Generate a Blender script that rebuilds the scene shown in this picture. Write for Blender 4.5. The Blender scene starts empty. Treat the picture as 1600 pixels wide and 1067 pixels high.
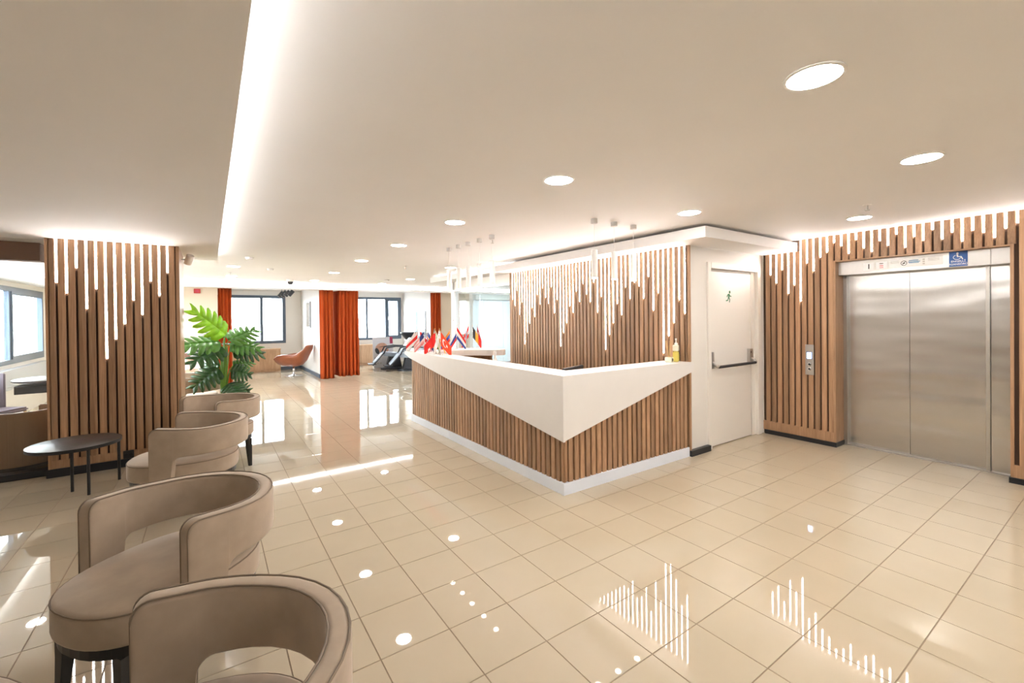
import bpy, bmesh, math, random
from mathutils import Vector, Matrix
random.seed(7)
scene = bpy.context.scene
COL = scene.collection
PI = math.pi

# ------------------------------------------------------------------ camera
H = 1.505
FPX, YAW, PITCH, ROLL, SHY = 689.66, .6012, -.0076, -.0108, -32.935
F = Vector((math.sin(YAW)*math.cos(PITCH), math.cos(YAW)*math.cos(PITCH), math.sin(PITCH)))
R0 = Vector((math.cos(YAW), -math.sin(YAW), 0))
U0 = R0.cross(F)
RR = R0*math.cos(ROLL) + U0*math.sin(ROLL)
UU = -R0*math.sin(ROLL) + U0*math.cos(ROLL)
cd = bpy.data.cameras.new('camera'); cam = bpy.data.objects.new('camera', cd); COL.objects.link(cam)
cd.sensor_width = 36; cd.lens = FPX/1600*36; cd.shift_y = SHY/1600; cd.clip_start = .02
M = Matrix((RR, UU, -F)).transposed().to_4x4(); M.translation = (0, 0, H)
cam.matrix_world = M
scene.camera = cam

# ------------------------------------------------------------------ world, exposure
w = bpy.data.worlds.new('world'); scene.world = w; w.use_nodes = True
bg = w.node_tree.nodes['Background']
bg.inputs[0].default_value = (.86, .93, 1, 1); bg.inputs[1].default_value = 13.0
vs = scene.view_settings
vs.view_transform = 'Standard'; vs.look = 'None'; vs.gamma = 1; vs.use_curve_mapping = False
vs.exposure = 1.38
L_DOWN, L_LED, L_COVE, L_PEND = 62, 17, 29, 14
scene.cycles.diffuse_bounces = 6
scene.cycles.max_bounces = 14
scene.cycles.transparent_max_bounces = 16
scene.cycles.caustics_reflective = False
scene.cycles.caustics_refractive = False
scene.cycles.sample_clamp_indirect = 6

# ------------------------------------------------------------------ materials
MATS = {}
def nt(name):
    m = bpy.data.materials.new(name); m.use_nodes = True; MATS[name] = m
    return m, m.node_tree, m.node_tree.nodes['Principled BSDF']
def pbr(name, col, rough=.5, metal=0, noise=0, nscale=8, bump=0, **kw):
    m, t, b = nt(name)
    b.inputs['Base Color'].default_value = (*col, 1); b.inputs['Roughness'].default_value = rough
    b.inputs['Metallic'].default_value = metal
    for k, v in kw.items(): b.inputs[k.replace('_', ' ')].default_value = v
    if noise or bump:
        tc = t.nodes.new('ShaderNodeTexCoord'); n = t.nodes.new('ShaderNodeTexNoise')
        n.inputs['Scale'].default_value = nscale; n.inputs['Detail'].default_value = 5
        t.links.new(tc.outputs['Object'], n.inputs['Vector'])
        if noise:
            r = t.nodes.new('ShaderNodeValToRGB')
            r.color_ramp.elements[0].position = .3; r.color_ramp.elements[1].position = .7
            r.color_ramp.elements[0].color = (*[c*(1-noise) for c in col], 1)
            r.color_ramp.elements[1].color = (*[min(1, c*(1+noise)) for c in col], 1)
            t.links.new(n.outputs['Fac'], r.inputs[0]); t.links.new(r.outputs[0], b.inputs['Base Color'])
        if bump:
            bp = t.nodes.new('ShaderNodeBump'); bp.inputs['Strength'].default_value = bump; bp.inputs['Distance'].default_value = .01
            t.links.new(n.outputs['Fac'], bp.inputs['Height']); t.links.new(bp.outputs[0], b.inputs['Normal'])
    return m
def emit(name, col, s):
    m, t, b = nt(name)
    b.inputs['Base Color'].default_value = (.9, .9, .88, 1)
    b.inputs['Emission Color'].default_value = (*col, 1); b.inputs['Emission Strength'].default_value = s
    return m
def wood(name, c1, c2, c3, rough=.45, stretch=(14, 14, .9), var=.28):
    m, t, b = nt(name); N = t.nodes.new; L = t.links.new
    tc = N('ShaderNodeTexCoord'); oi = N('ShaderNodeObjectInfo'); mp = N('ShaderNodeMapping')
    mu = N('ShaderNodeVectorMath'); mu.operation = 'SCALE'; mu.inputs[0].default_value = (13, 7, 23)
    L(oi.outputs['Random'], mu.inputs['Scale'])
    ad = N('ShaderNodeVectorMath'); L(tc.outputs['Object'], ad.inputs[0]); L(mu.outputs[0], ad.inputs[1])
    mp.inputs['Scale'].default_value = stretch; L(ad.outputs[0], mp.inputs['Vector'])
    n = N('ShaderNodeTexNoise'); n.inputs['Scale'].default_value = 1.6; n.inputs['Detail'].default_value = 7
    n.inputs['Distortion'].default_value = 1.4; n.inputs['Roughness'].default_value = .6
    L(mp.outputs[0], n.inputs['Vector'])
    n2 = N('ShaderNodeTexNoise'); n2.inputs['Scale'].default_value = 11; n2.inputs['Detail'].default_value = 3
    L(mp.outputs[0], n2.inputs['Vector'])
    mix = N('ShaderNodeMath'); mix.operation = 'MULTIPLY_ADD'; mix.inputs[1].default_value = .3
    L(n2.outputs['Fac'], mix.inputs[0]); 
    m8 = N('ShaderNodeMath'); m8.operation = 'MULTIPLY'; m8.inputs[1].default_value = .7; L(n.outputs['Fac'], m8.inputs[0]); L(m8.outputs[0], mix.inputs[2])
    r = N('ShaderNodeValToRGB'); e = r.color_ramp.elements
    e[0].position = .3; e[0].color = (*c1, 1); e[1].position = .7; e[1].color = (*c3, 1)
    x = e.new(.5); x.color = (*c2, 1)
    L(mix.outputs[0], r.inputs[0])
    hs = N('ShaderNodeHueSaturation'); mr = N('ShaderNodeMapRange')
    mr.inputs['To Min'].default_value = 1-var; mr.inputs['To Max'].default_value = 1+var*.6
    L(oi.outputs['Random'], mr.inputs['Value']); L(mr.outputs[0], hs.inputs['Value']); L(r.outputs[0], hs.inputs['Color'])
    L(hs.outputs[0], b.inputs['Base Color']); b.inputs['Roughness'].default_value = rough
    return m
def glass(name, tint, refl=1.0, haze=0.0):
    m, t, b = nt(name); N = t.nodes.new; L = t.links.new
    tr = N('ShaderNodeBsdfTransparent'); tr.inputs[0].default_value = (*tint, 1)
    gl = N('ShaderNodeBsdfGlossy'); gl.inputs['Roughness'].default_value = .02
    fr = N('ShaderNodeFresnel'); ge = N('ShaderNodeNewGeometry'); ma = N('ShaderNodeMath'); ma.operation = 'MULTIPLY_ADD'
    ma.inputs[1].default_value = 1/1.5-1.5; ma.inputs[2].default_value = 1.5      # same 1.5 ratio at the entry and the exit face of a pane
    L(ge.outputs['Backfacing'], ma.inputs[0]); L(ma.outputs[0], fr.inputs[0])
    mx = N('ShaderNodeMixShader'); L(fr.outputs[0], mx.inputs[0]); L(tr.outputs[0], mx.inputs[1]); L(gl.outputs[0], mx.inputs[2])
    out = t.nodes['Material Output']
    if haze:
        df = N('ShaderNodeBsdfTranslucent'); df.inputs[0].default_value = (.93, .97, 1, 1)
        m2 = N('ShaderNodeMixShader'); m2.inputs[0].default_value = haze
        L(mx.outputs[0], m2.inputs[1]); L(df.outputs[0], m2.inputs[2]); L(m2.outputs[0], out.inputs[0])
    else: L(mx.outputs[0], out.inputs[0])
    return m

pbr('wall_white', (.80, .775, .735), .55, noise=.015, nscale=3)
pbr('wall_tan', (.62, .54, .43), .6, noise=.02, nscale=3)
pbr('ceiling_white', (.89, .885, .885), .75, noise=.012, nscale=1.5)
pbr('header_grey', (.5, .47, .43), .6)
pbr('desk_white', (.80, .775, .75), .35, noise=.01)
pbr('plinth_white', (.78, .84, .94), .3)
pbr('black_base', (.012, .014, .018), .35)
pbr('grout', (.24, .18, .12), .8)
pbr('door_white', (.84, .81, .76), .28)
pbr('beam_brown', (.22, .11, .07), .6)
wood('slat_wood', (.24, .13, .07), (.40, .235, .13), (.54, .345, .205))
wood('board_wood', (.30, .165, .085), (.40, .235, .13), (.50, .32, .19), var=.05)
wood('cabinet_wood', (.46, .27, .15), (.58, .37, .22), (.66, .45, .29), stretch=(6, 6, .8), var=.06)
pbr('slat_back', (.06, .03, .015), .7)
emit('led', (1, .97, .95), L_LED)
emit('cove_led', (1, .98, .97), L_COVE)
emit('downlight_glow', (1, .97, .93), L_DOWN)
emit('pendant_glow', (1, .88, .74), L_PEND)
emit('screen_glow', (.45, .62, 1), 3.0)
pbr('fabric', (.39, .31, .235), .92, noise=.10, nscale=9, bump=.12, Sheen_Weight=.55, Sheen_Roughness=.4)
MATS['fabric'].node_tree.nodes['Principled BSDF'].inputs['Sheen Tint'].default_value = (.95, .88, .8, 1)
pbr('piping', (.22, .17, .125), .8)
pbr('black_metal', (.012, .012, .013), .38)
pbr('table_top', (.045, .035, .03), .35, noise=.3, nscale=25)
pbr('chrome', (.75, .75, .76), .12, 1)
pbr('satin_steel', (.6, .58, .55), .35, 1)
pbr('white_plastic', (.85, .84, .82), .4)
pbr('grey_plastic', (.60, .58, .56), .5)
pbr('black_plastic', (.02, .02, .022), .4)
pbr('red_plastic', (.4, .02, .02), .4)
pbr('window_frame', (.09, .125, .175), .4)
pbr('leather_tan', (.30, .095, .042), .42, noise=.1)
pbr('leather_black', (.035, .04, .05), .3)
pbr('cushion_grey', (.33, .40, .48), .4)
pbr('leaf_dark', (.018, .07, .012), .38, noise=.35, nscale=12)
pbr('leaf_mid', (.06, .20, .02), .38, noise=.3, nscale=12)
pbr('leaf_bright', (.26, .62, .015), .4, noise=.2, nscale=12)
pbr('stem_green', (.12, .25, .03), .5)
pbr('pot_dark', (.05, .045, .04), .5)
pbr('soil', (.04, .025, .015), .9)
pbr('sign_blue', (.01, .09, .36), .35)
pbr('sign_white', (.85, .85, .85), .4)
pbr('ink_black', (.02, .02, .02), .5)
pbr('ink_blue', (.12, .25, .42), .5)
pbr('exit_green', (.01, .17, .05), .5)
pbr('soap', (.72, .62, .16), .2)
pbr('soap_clear', (.82, .80, .66), .2)
pbr('reed', (.62, .42, .2), .7)
pbr('poster_grey', (.62, .61, .63), .5)
pbr('poster_skin', (.55, .30, .21), .5, noise=.25, nscale=9)
pbr('poster_skin_dark', (.16, .07, .045), .5)
pbr('poster_pink', (.70, .50, .47), .5)
pbr('poster_red', (.42, .02, .08), .5)
pbr('grey_fabric', (.17, .14, .17), .85)
pbr('brown_shell', (.25, .14, .07), .5)
pbr('silver_panel', (.42, .45, .5), .35)
pbr('mauve', (.36, .28, .29), .6)
for nme, c in dict(red=(.70, .012, .008), orange_red=(.80, .055, .008), white=(.85, .82, .79), navy=(.02, .03, .16), blue=(.025, .06, .30),
                   yellow=(.80, .45, .05), black=(.015, .015, .017), green=(.05, .30, .06), pale=(.62, .66, .42), crimson=(.45, .01, .02), orange=(.8, .28, .03)).items():
    pbr('flag_'+nme, c, .6)
glass('pane_glass', (.97, .985, .98))
glass('office_glass', (.93, .975, .985), haze=.04)
glass('frosted_glass', (.90, .96, 1), haze=.4)
# curtain: diffuse + translucent
m, t, b = nt('curtain_orange')
b.inputs['Base Color'].default_value = (.46, .072, .006, 1); b.inputs['Roughness'].default_value = .85
tl = t.nodes.new('ShaderNodeBsdfTranslucent'); tl.inputs[0].default_value = (.55, .085, .008, 1)
mx = t.nodes.new('ShaderNodeMixShader'); mx.inputs[0].default_value = .35
t.links.new(b.outputs[0], mx.inputs[1]); t.links.new(tl.outputs[0], mx.inputs[2]); t.links.new(mx.outputs[0], t.nodes['Material Output'].inputs[0])
# glossy floor tile
m, t, b = nt('floor_tile')
oi = t.nodes.new('ShaderNodeObjectInfo'); tc = t.nodes.new('ShaderNodeTexCoord'); n = t.nodes.new('ShaderNodeTexNoise')
n.inputs['Scale'].default_value = 2.2; n.inputs['Detail'].default_value = 4
geo = t.nodes.new('ShaderNodeNewGeometry'); t.links.new(geo.outputs['Position'], n.inputs['Vector'])
r = t.nodes.new('ShaderNodeValToRGB'); r.color_ramp.elements[0].color = (.45, .38, .28, 1); r.color_ramp.elements[1].color = (.50, .425, .32, 1)
t.links.new(n.outputs['Fac'], r.inputs[0]); t.links.new(r.outputs[0], b.inputs['Base Color'])
b.inputs['Roughness'].default_value = .02; b.inputs['IOR'].default_value = 1.55
# brushed, slightly wavy elevator steel
m, t, b = nt('elevator_steel')
b.inputs['Base Color'].default_value = (.66, .645, .62, 1); b.inputs['Metallic'].default_value = 1; b.inputs['Roughness'].default_value = .27
b.inputs['Anisotropic'].default_value = .5
tc = t.nodes.new('ShaderNodeTexCoord'); mp = t.nodes.new('ShaderNodeMapping'); mp.inputs['Scale'].default_value = (1, .55, 2.3)
n = t.nodes.new('ShaderNodeTexNoise'); n.inputs['Scale'].default_value = 1.7; n.inputs['Detail'].default_value = 1.0
bp = t.nodes.new('ShaderNodeBump'); bp.inputs['Strength'].default_value = .55; bp.inputs['Distance'].default_value = .022
t.links.new(tc.outputs['Object'], mp.inputs[0]); t.links.new(mp.outputs[0], n.inputs['Vector']); t.links.new(n.outputs['Fac'], bp.inputs['Height'])
t.links.new(bp.outputs[0], b.inputs['Normal'])

# ------------------------------------------------------------------ helpers
def tag(o, label, cat, group=None, kind=None):
    o['label'] = label; o['category'] = cat
    if group: o['group'] = group
    if kind: o['kind'] = kind
    return o
def thing(name, label, cat, loc=(0, 0, 0), rz=0, group=None, kind=None):
    o = bpy.data.objects.new(name, None); COL.objects.link(o); o.empty_display_size = .1
    o.location = loc; o.rotation_euler = (0, 0, rz)
    return tag(o, label, cat, group, kind)
def link(name, mesh, parent=None, loc=(0, 0, 0), rot=(0, 0, 0), scale=(1, 1, 1), kind=None):
    o = bpy.data.objects.new(name, mesh); COL.objects.link(o)
    o.parent = parent; o.location = loc; o.rotation_euler = rot; o.scale = scale
    if kind: o['kind'] = kind
    return o
def mesh(name, v, f, mats, smooth=False, mi=None):
    me = bpy.data.meshes.new(name); me.from_pydata(v, [], f)
    for m in ([mats] if isinstance(mats, str) else mats): me.materials.append(MATS[m])
    if mi: 
        for p, i in zip(me.polygons, mi): p.material_index = i
    bm = bmesh.new(); bm.from_mesh(me); bmesh.ops.recalc_face_normals(bm, faces=bm.faces); bm.to_mesh(me); bm.free()
    if smooth:
        for p in me.polygons: p.use_smooth = True
    return me
class G:
    """collects geometry in the owner's local space; off = world position of the owner"""
    def __init__(s, off=(0, 0, 0)): s.v = []; s.f = []; s.off = Vector(off)
    def add(s, v, f):
        n = len(s.v); s.v += [tuple(Vector(p)-s.off) for p in v]; s.f += [tuple(i+n for i in q) for q in f]; return s
    def box(s, lo, hi):
        x0, y0, z0 = lo; x1, y1, z1 = hi
        return s.add([(x0,y0,z0),(x1,y0,z0),(x1,y1,z0),(x0,y1,z0),(x0,y0,z1),(x1,y0,z1),(x1,y1,z1),(x0,y1,z1)],
                     [(3,2,1,0),(4,5,6,7),(0,1,5,4),(1,2,6,5),(2,3,7,6),(3,0,4,7)])
    def prism(s, poly, a, b, axis='z'):
        n = len(poly)
        def P(p, h): return {'z': (p[0], p[1], h), 'x': (h, p[0], p[1]), 'y': (p[0], h, p[1])}[axis]
        return s.add([P(p, a) for p in poly]+[P(p, b) for p in poly],
                     [tuple(range(n))[::-1], tuple(range(n, 2*n))]+[(i, (i+1) % n, n+(i+1) % n, n+i) for i in range(n)])
    def lathe(s, prof, c=(0, 0, 0), seg=20, sx=1, sy=1):
        v = []; f = []; k = len(prof)
        for i in range(seg):
            a = 2*PI*i/seg
            v += [(c[0]+r*math.cos(a)*sx, c[1]+r*math.sin(a)*sy, c[2]+z) for r, z in prof]
        for i in range(seg):
            j = (i+1) % seg
            f += [(i*k+q, j*k+q, j*k+q+1, i*k+q+1) for q in range(k-1)]
        f += [tuple(i*k for i in range(seg))[::-1], tuple(i*k+k-1 for i in range(seg))]
        return s.add(v, f)
    def tube(s, pts, r, seg=8, closed=False):
        pts = [Vector(p) for p in pts]; n = len(pts); v = []; f = []
        rs = r if isinstance(r, (list, tuple)) else [r]*n
        up = None
        for i, p in enumerate(pts):
            if closed: d = pts[(i+1) % n]-pts[i-1]
            else: d = pts[min(i+1, n-1)]-pts[max(i-1, 0)]
            d.normalize()
            if up is None: up = d.orthogonal().normalized()
            up = (up-d*up.dot(d)).normalized(); sd = d.cross(up)
            v += [p+(up*math.cos(2*PI*k/seg)+sd*math.sin(2*PI*k/seg))*rs[i] for k in range(seg)]
        for i in range(n if closed else n-1):
            j = (i+1) % n
            f += [(i*seg+k, i*seg+(k+1) % seg, j*seg+(k+1) % seg, j*seg+k) for k in range(seg)]
        if not closed: f += [tuple(range(seg))[::-1], tuple(range((n-1)*seg, n*seg))]
        return s.add(v, f)
    def obj(s, name, mat, parent=None, smooth=False, bevel=0, kind=None, solid=0, auto=None):
        me = mesh(name, s.v, s.f, mat, smooth)
        if auto is not None: me.set_sharp_from_angle(angle=math.radians(auto))
        if bevel:
            bm = bmesh.new(); bm.from_mesh(me)
            bmesh.ops.bevel(bm, geom=bm.edges[:], offset=bevel, segments=2, affect='EDGES', clamp_overlap=True)
            bm.to_mesh(me); bm.free()
        o = link(name, me, parent, kind=kind)
        if parent is None: o.location = s.off
        if solid:
            md = o.modifiers.new('thickness', 'SOLIDIFY'); md.thickness = solid; md.offset = 0
        return o
def strc(name, g, mat, label, cat, **k): return tag(g.obj(name, mat, **k), label, cat, kind='structure')
def text(body, size, mat, parent, loc, rot, name='lettering', ext=.0006, align='CENTER'):
    c = bpy.data.curves.new('t', 'FONT'); c.body = body; c.size = size; c.align_x = align; c.align_y = 'CENTER'; c.extrude = ext; c.offset = size*.02
    c.resolution_u = 2
    o = bpy.data.objects.new('t', c); COL.objects.link(o)
    bpy.context.view_layer.update()
    me = bpy.data.meshes.new_from_object(o.evaluated_get(bpy.context.evaluated_depsgraph_get()))
    bpy.data.objects.remove(o); me.name = name; me.materials.clear(); me.materials.append(MATS[mat])
    return link(name, me, parent, loc, rot)

# slat: shared chamfered prism of unit length along z
def slat_mesh(wd, dp, mat='slat_wood'):
    c = .004
    poly = [(-wd/2, 0), (wd/2, 0), (wd/2, dp-c), (wd/2-c, dp), (-wd/2+c, dp), (-wd/2, dp-c)]
    g = G(); g.prism(poly, 0, 1); return mesh('slat', g.v, g.f, mat)
def box_mesh(name, lo, hi, mat):
    g = G().box(lo, hi); return mesh(name, g.v, g.f, mat)
ZC = 2.385          # main ceiling
ZL = 2.315          # lowered ceiling on the left
ZS = 2.25           # soffit over the desk wall
ZF = 2.235          # soffit before the salon rooms

# ------------------------------------------------------------------ floor
T = 1/3
GX, GY = 3.8141*T, 4.7957*T
floor = strc('floor', G().box((-3.0, -3.2, -.12), (8.6, 15.3, -.0025)), 'grout', 'glossy cream square floor tiles with thin brown joints', 'floor')
def project(p):
    d = Vector(p)-Vector((0, 0, H)); z = d.dot(F)
    return (800+FPX*d.dot(RR)/z, 533.5+SHY-FPX*d.dot(UU)/z) if z > .05 else None
cells = []
gap = .0017
for i in range(-14, 24):
    for j in range(-16, 45):
        x0, y0 = GX+i*T, GY+j*T
        x1, y1 = x0+T, y0+T
        if x0 < -2.98 or x1 > 8.58 or y0 < -3.15 or y1 > 15.25: continue
        q = [project((x, y, 0)) for x, y in ((x0, y0), (x1, y0), (x1, y1), (x0, y1))]
        area = 0
        if all(q):
            cx, cy = sum(p[0] for p in q)/4, sum(p[1] for p in q)/4
            hid = (x0 > 2.4 and y0 > 2.75) or x0 > 5.75 or (x1 < -1.25 and y0 > 6) 
            if -60 < cx < 1660 and cy < 1110 and not hid:
                area = abs(sum(q[k][0]*q[(k+1) % 4][1]-q[(k+1) % 4][0]*q[k][1] for k in range(4)))/2
        cells.append((area, x0, y0))
cells.sort(key=lambda c: -c[0])
def tilegeo(g, x0, y0):
    a, b, c = gap, T-gap, .0012
    g.add([(x0+a, y0+a, -.003), (x0+b, y0+a, -.003), (x0+b, y0+b, -.003), (x0+a, y0+b, -.003),
           (x0+a+c, y0+a+c, 0), (x0+b-c, y0+a+c, 0), (x0+b-c, y0+b-c, 0), (x0+a+c, y0+b-c, 0)],
          [(4, 5, 6, 7), (0, 1, 5, 4), (1, 2, 6, 5), (2, 3, 7, 6), (3, 0, 4, 7)])
g = G(); tilegeo(g, -T/2, -T/2); tm = mesh('tile', g.v, g.f, 'floor_tile')
for a, x0, y0 in cells[:298]:
    link('tile', tm, floor, (x0+T/2, y0+T/2, 0))
g = G()
for a, x0, y0 in cells[298:]: tilegeo(g, x0, y0)
g.obj('tile_field', 'floor_tile', floor, kind='stuff')

# ------------------------------------------------------------------ ceilings and soffits
strc('ceiling', G().box((-3.0, -3.2, ZC), (8.6, 15.3, ZC+.15)), 'ceiling_white', 'flat warm white main ceiling over the lobby', 'ceiling')
cl = strc('ceiling_left', G().box((-3.0, -3.2, ZL), (.10, 7.25, ZL+.022)).box((-3.0, -3.2, ZL+.022), (-.06, 7.09, ZC)), 'ceiling_white', 'lowered white ceiling panel above the armchairs with a lit edge', 'ceiling')
G().box((-.058, -3.1, ZL+.024), (-.035, 7.05, ZL+.045)).obj('led_strip', 'cove_led', cl)
G().box((-2.9, 7.092, ZL+.024), (-.1, 7.115, ZL+.045)).obj('led_strip', 'cove_led', cl)
ts = strc('trim_1', G().box((3.90, 2.42, ZS), (5.80, 2.80, 2.355)).box((3.90, 2.80, ZS), (4.36, 8.75, 2.355)).box((4.10, 2.62, 2.355), (5.80, 2.80, ZC)).box((4.10, 2.80, 2.355), (4.36, 8.6, ZC)),
          'ceiling_white', 'dropped white soffit over the slatted desk wall and door', 'soffit')
G().box((4.07, 5.9, 2.356), (4.098, 8.58, 2.37)).obj('led_strip', 'cove_led', ts)
tf = strc('trim_2', G().box((-2.95, 11.72, ZF), (8.3, 12.06, 2.30)).box((-2.95, 11.88, 2.30), (8.3, 12.06, ZC)), 'ceiling_white', 'long lit soffit above the orange curtains', 'soffit')
G().box((-2.9, 11.85, 2.302), (8.2, 11.878, 2.322)).obj('led_strip', 'cove_led', tf)

# ------------------------------------------------------------------ outer walls
pbr('ground_grey', (.22, .21, .20), .9, noise=.1)
strc('ground', G().box((-60, -60, -.7), (70, 75, -.5)), 'ground_grey', 'unseen grey ground outside the windows, added to cut light on the ceiling', 'ground')  # unseen plane added to dim the sky light that reaches the ceiling from below
strc('wall_back', G().box((-3.1, -3.3, 0), (8.7, -3.2, ZC)), 'wall_white', 'plain white wall closing the lobby behind the viewer', 'wall')
strc('wall_left_front', G().box((-3.1, -3.2, 0), (-3.0, 6.1, ZC)), 'wall_white', 'plain white wall left of the armchairs', 'wall')
# cafe window wall x=-2.55
CX = -2.55
strc('wall_cafe', G().box((CX-.1, 6.1, 0), (CX, 15.3, .86)).box((CX-.1, 6.1, 2.06), (CX, 15.3, ZC)).box((CX-.1, 6.1, .86), (CX, 7.2, 2.06)).box((CX-.1, 11.65, .86), (CX, 15.3, 2.06)).box((-3.0, 6.1, 0), (CX-.1, 6.2, ZC)),
     'wall_white', 'pale wall around the cafe window seen past the glass', 'wall')
# salon back wall with openings
YB = 14.85
strc('wall_far', G().box((CX, YB, 0), (8.6, 15.3, .80)).box((CX, YB, 2.22), (8.6, 15.3, ZC)).box((CX, YB, .80), (.15, 15.3, 2.22)).box((1.90, YB, .80), (3.35, 15.3, 2.22))
     .box((5.50, YB, .80), (6.3, 15.3, 2.22)).box((8.25, YB, .80), (8.6, 15.3, 2.22)), 'wall_white', 'white far wall of the salon rooms around the windows', 'wall')
strc('wall_right_far', G().box((8.5, 2.9, 0), (8.6, YB, ZC)), 'wall_white', 'white wall at the far right of the glass office', 'wall')
strc('wall_tan_left', G().box((CX, 11.9, 0), (.16, 12.04, ZF)), 'wall_tan', 'beige wall behind the monstera plant', 'wall')
strc('wall_tan_right', G().box((5.52, 11.9, 0), (6.58, 12.04, ZF)), 'wall_tan', 'beige wall right of the narrow orange curtain', 'wall')
strc('wall_salon_middle', G().box((2.33, 12.08, 0), (2.46, YB, ZC)), 'wall_white', 'white partition between the two salon rooms, ending at the wide orange curtain', 'wall')
strc('wall_salon_right', G().box((5.56, 12.04, 0), (5.7, YB, ZC)), 'wall_white', 'white side wall of the right salon room', 'wall')
strc('baseboard_salon', G().box((2.30, 12.1, 0), (2.332, YB, .09)).box((1.75, YB-.03, 0), (2.30, YB-.002, .09)), 'window_frame', 'dark grey skirting in the corner behind the brown swivel chair', 'baseboard')

# windows
def window(name, x0, x1, z0, z1, label, muls, sash=None, axis='y', pos=YB, fr=.06):
    t = thing(name, label, 'window', ((x0+x1)/2, pos, z0) if axis == 'y' else (pos, (x0+x1)/2, z0), kind='structure')
    off = t.location
    def bx(g, a0, a1, b0, b1, d0, d1):
        return g.box((a0, pos+d0, b0), (a1, pos+d1, b1)) if axis == 'y' else g.box((pos-d1, a0, b0), (pos-d0, a1, b1))
    for a0, a1, b0, b1 in ((x0, x1, z0, z0+fr), (x0, x1, z1-fr, z1), (x0, x0+fr, z0+fr, z1-fr), (x1-fr, x1, z0+fr, z1-fr)):
        bx(G(off), a0, a1, b0, b1, -.02, .05).obj('frame', 'window_frame', t)
    edges = [x0+fr]+[v for m in muls for v in (m-fr*.45, m+fr*.45)]+[x1-fr]
    for m in muls: bx(G(off), m-fr*.45, m+fr*.45, z0+fr, z1-fr, -.015, .045).obj('mullion', 'window_frame', t)
    for k in range(0, len(edges), 2):
        p = bx(G(off), edges[k], edges[k+1], z0+fr, z1-fr, .015, .021).obj('pane', 'pane_glass', t)
        if sash == k//2:
            e0, e1 = edges[k], edges[k+1]
            for a0, a1, b0, b1 in ((e0, e1, z0+fr, z0+fr+.05), (e0, e1, z1-fr-.05, z1-fr), (e0, e0+.05, z0+fr+.05, z1-fr-.05), (e1-.05, e1, z0+fr+.05, z1-fr-.05)):
                bx(G(off), a0, a1, b0, b1, -.03, .012).obj('sash', 'window_frame', t)
            bx(G(off), e0+.012, e0+.03, (z0+z1)/2-.06, (z0+z1)/2+.06, -.06, -.03).obj('handle', 'white_plastic', t)
    return t
window('window_1', .15, 1.90, .80, 2.22, 'wide dark framed window above the wooden cabinet in the left salon room', [1.27], None, fr=.085)
window('window_2', 3.35, 5.50, .80, 2.22, 'dark framed three-pane window above the massage poster in the right salon room', [4.33, 4.98], 2, fr=.075)
window('window_added', 6.3, 8.25, .80, 2.22, 'added window that brightens the pale office behind the frosted glass', [7.3])  # opening added so daylight brightens the room behind the frosted panes
window('window_4', 7.2, 11.65, .86, 2.06, 'dark framed cafe window left of the slatted pillar', [8.7, 10.0], 2, axis='x', pos=CX, fr=.07)
def portal(loc, sx, sy, rot):
    l = bpy.data.lights.new('window_portal', 'AREA'); l.shape = 'RECTANGLE'; l.size = sx; l.size_y = sy; l.cycles.is_portal = True
    o = bpy.data.objects.new('window_portal', l); COL.objects.link(o); o.location = loc; o.rotation_euler = rot
for x0, x1 in ((.15, 1.9), (3.35, 5.5), (6.3, 8.25)): portal(((x0+x1)/2, YB+.3, 1.51), x1-x0, 1.42, (-PI/2, 0, 0))
portal((CX-.09, 9.42, 1.46), 4.45, 1.2, (PI/2, 0, -PI/2))

# ------------------------------------------------------------------ slatted desk wall
SW, DP = .0505, .022
slat = slat_mesh(SW, DP)
XW = 4.21
wd = strc('wall_desk', G().box((XW+DP+.002, 2.843, 0), (XW+.14, 6.19, ZS)), 'slat_back', 'walnut slat wall behind the reception desk with dripping light strips', 'wall')
P = .06794
ledz = [1.803,1.695,1.946,1.552,1.748,1.07,1.264,1.406,1.653,1.511,1.854,1.704,1.949,1.801,1.706,1.95,1.561,1.757,1.075,1.273,1.416,1.658,1.562,1.859,1.714,1.952,1.806,1.702,1.955,1.56,1.763,1.077,1.27,1.419,1.663,1.52,1.861,1.715,1.907,1.859,1.713,1.961,1.567,1.766,1.082,1.277,1.427,1.672,1.525]
def led_x(parent, x, y, z0, z1, wdt=.0120):       # strip on a wall facing -x
    link('led_strip', box_mesh('led_strip', (0, -wdt/2, z0-z1), (.011, wdt/2, 0), 'led'), parent, (x, y, z1))
for i in range(-1, 49):
    y = 6.121-P*(i+.5)
    link('slat', slat, wd, (XW+DP, y, .0), (0, 0, PI/2), (1, 1, ZS))
    if i >= 0: led_x(wd, XW+.009, 6.121-P*i, ledz[i], ZS)
G().box((XW, 2.826, 0), (XW+.062, 2.842, ZS)).obj('end_board', 'board_wood', wd)
G().box((XW, 6.16, 0), (XW+.14, 6.20, ZS)).obj('end_board', 'board_wood', wd)

# ------------------------------------------------------------------ wall with fire door
YD = 2.825
strc('wall_door', G().box((XW+.063, YD, 0), (4.60, YD+.012, ZS)).box((XW+.142, YD+.012, 0), (4.60, YD+.2, ZS)).box((5.68, YD, 0), (5.82, YD+.2, ZS)).box((4.60, YD, 2.06), (5.68, YD+.2, ZS)),
     'wall_white', 'white wall around the fire exit door', 'wall')
strc('baseboard_door', G().box((4.205, YD-.045, 0), (4.562, YD-.002, .062)), 'black_base', 'short black skirting between the desk and the white door', 'baseboard')
d = thing('door_1', 'white fire exit door with a black push bar and green runner', 'door', (5.1, YD, 0), kind='structure')
o_ = d.location
G(o_).box((4.565, YD-.02, 0), (4.63, YD+.06, 2.095)).obj('frame', 'door_white', d, bevel=.004)
G(o_).box((5.65, YD-.02, 0), (5.725, YD+.06, 2.095)).obj('frame', 'door_white', d, bevel=.004)
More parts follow.
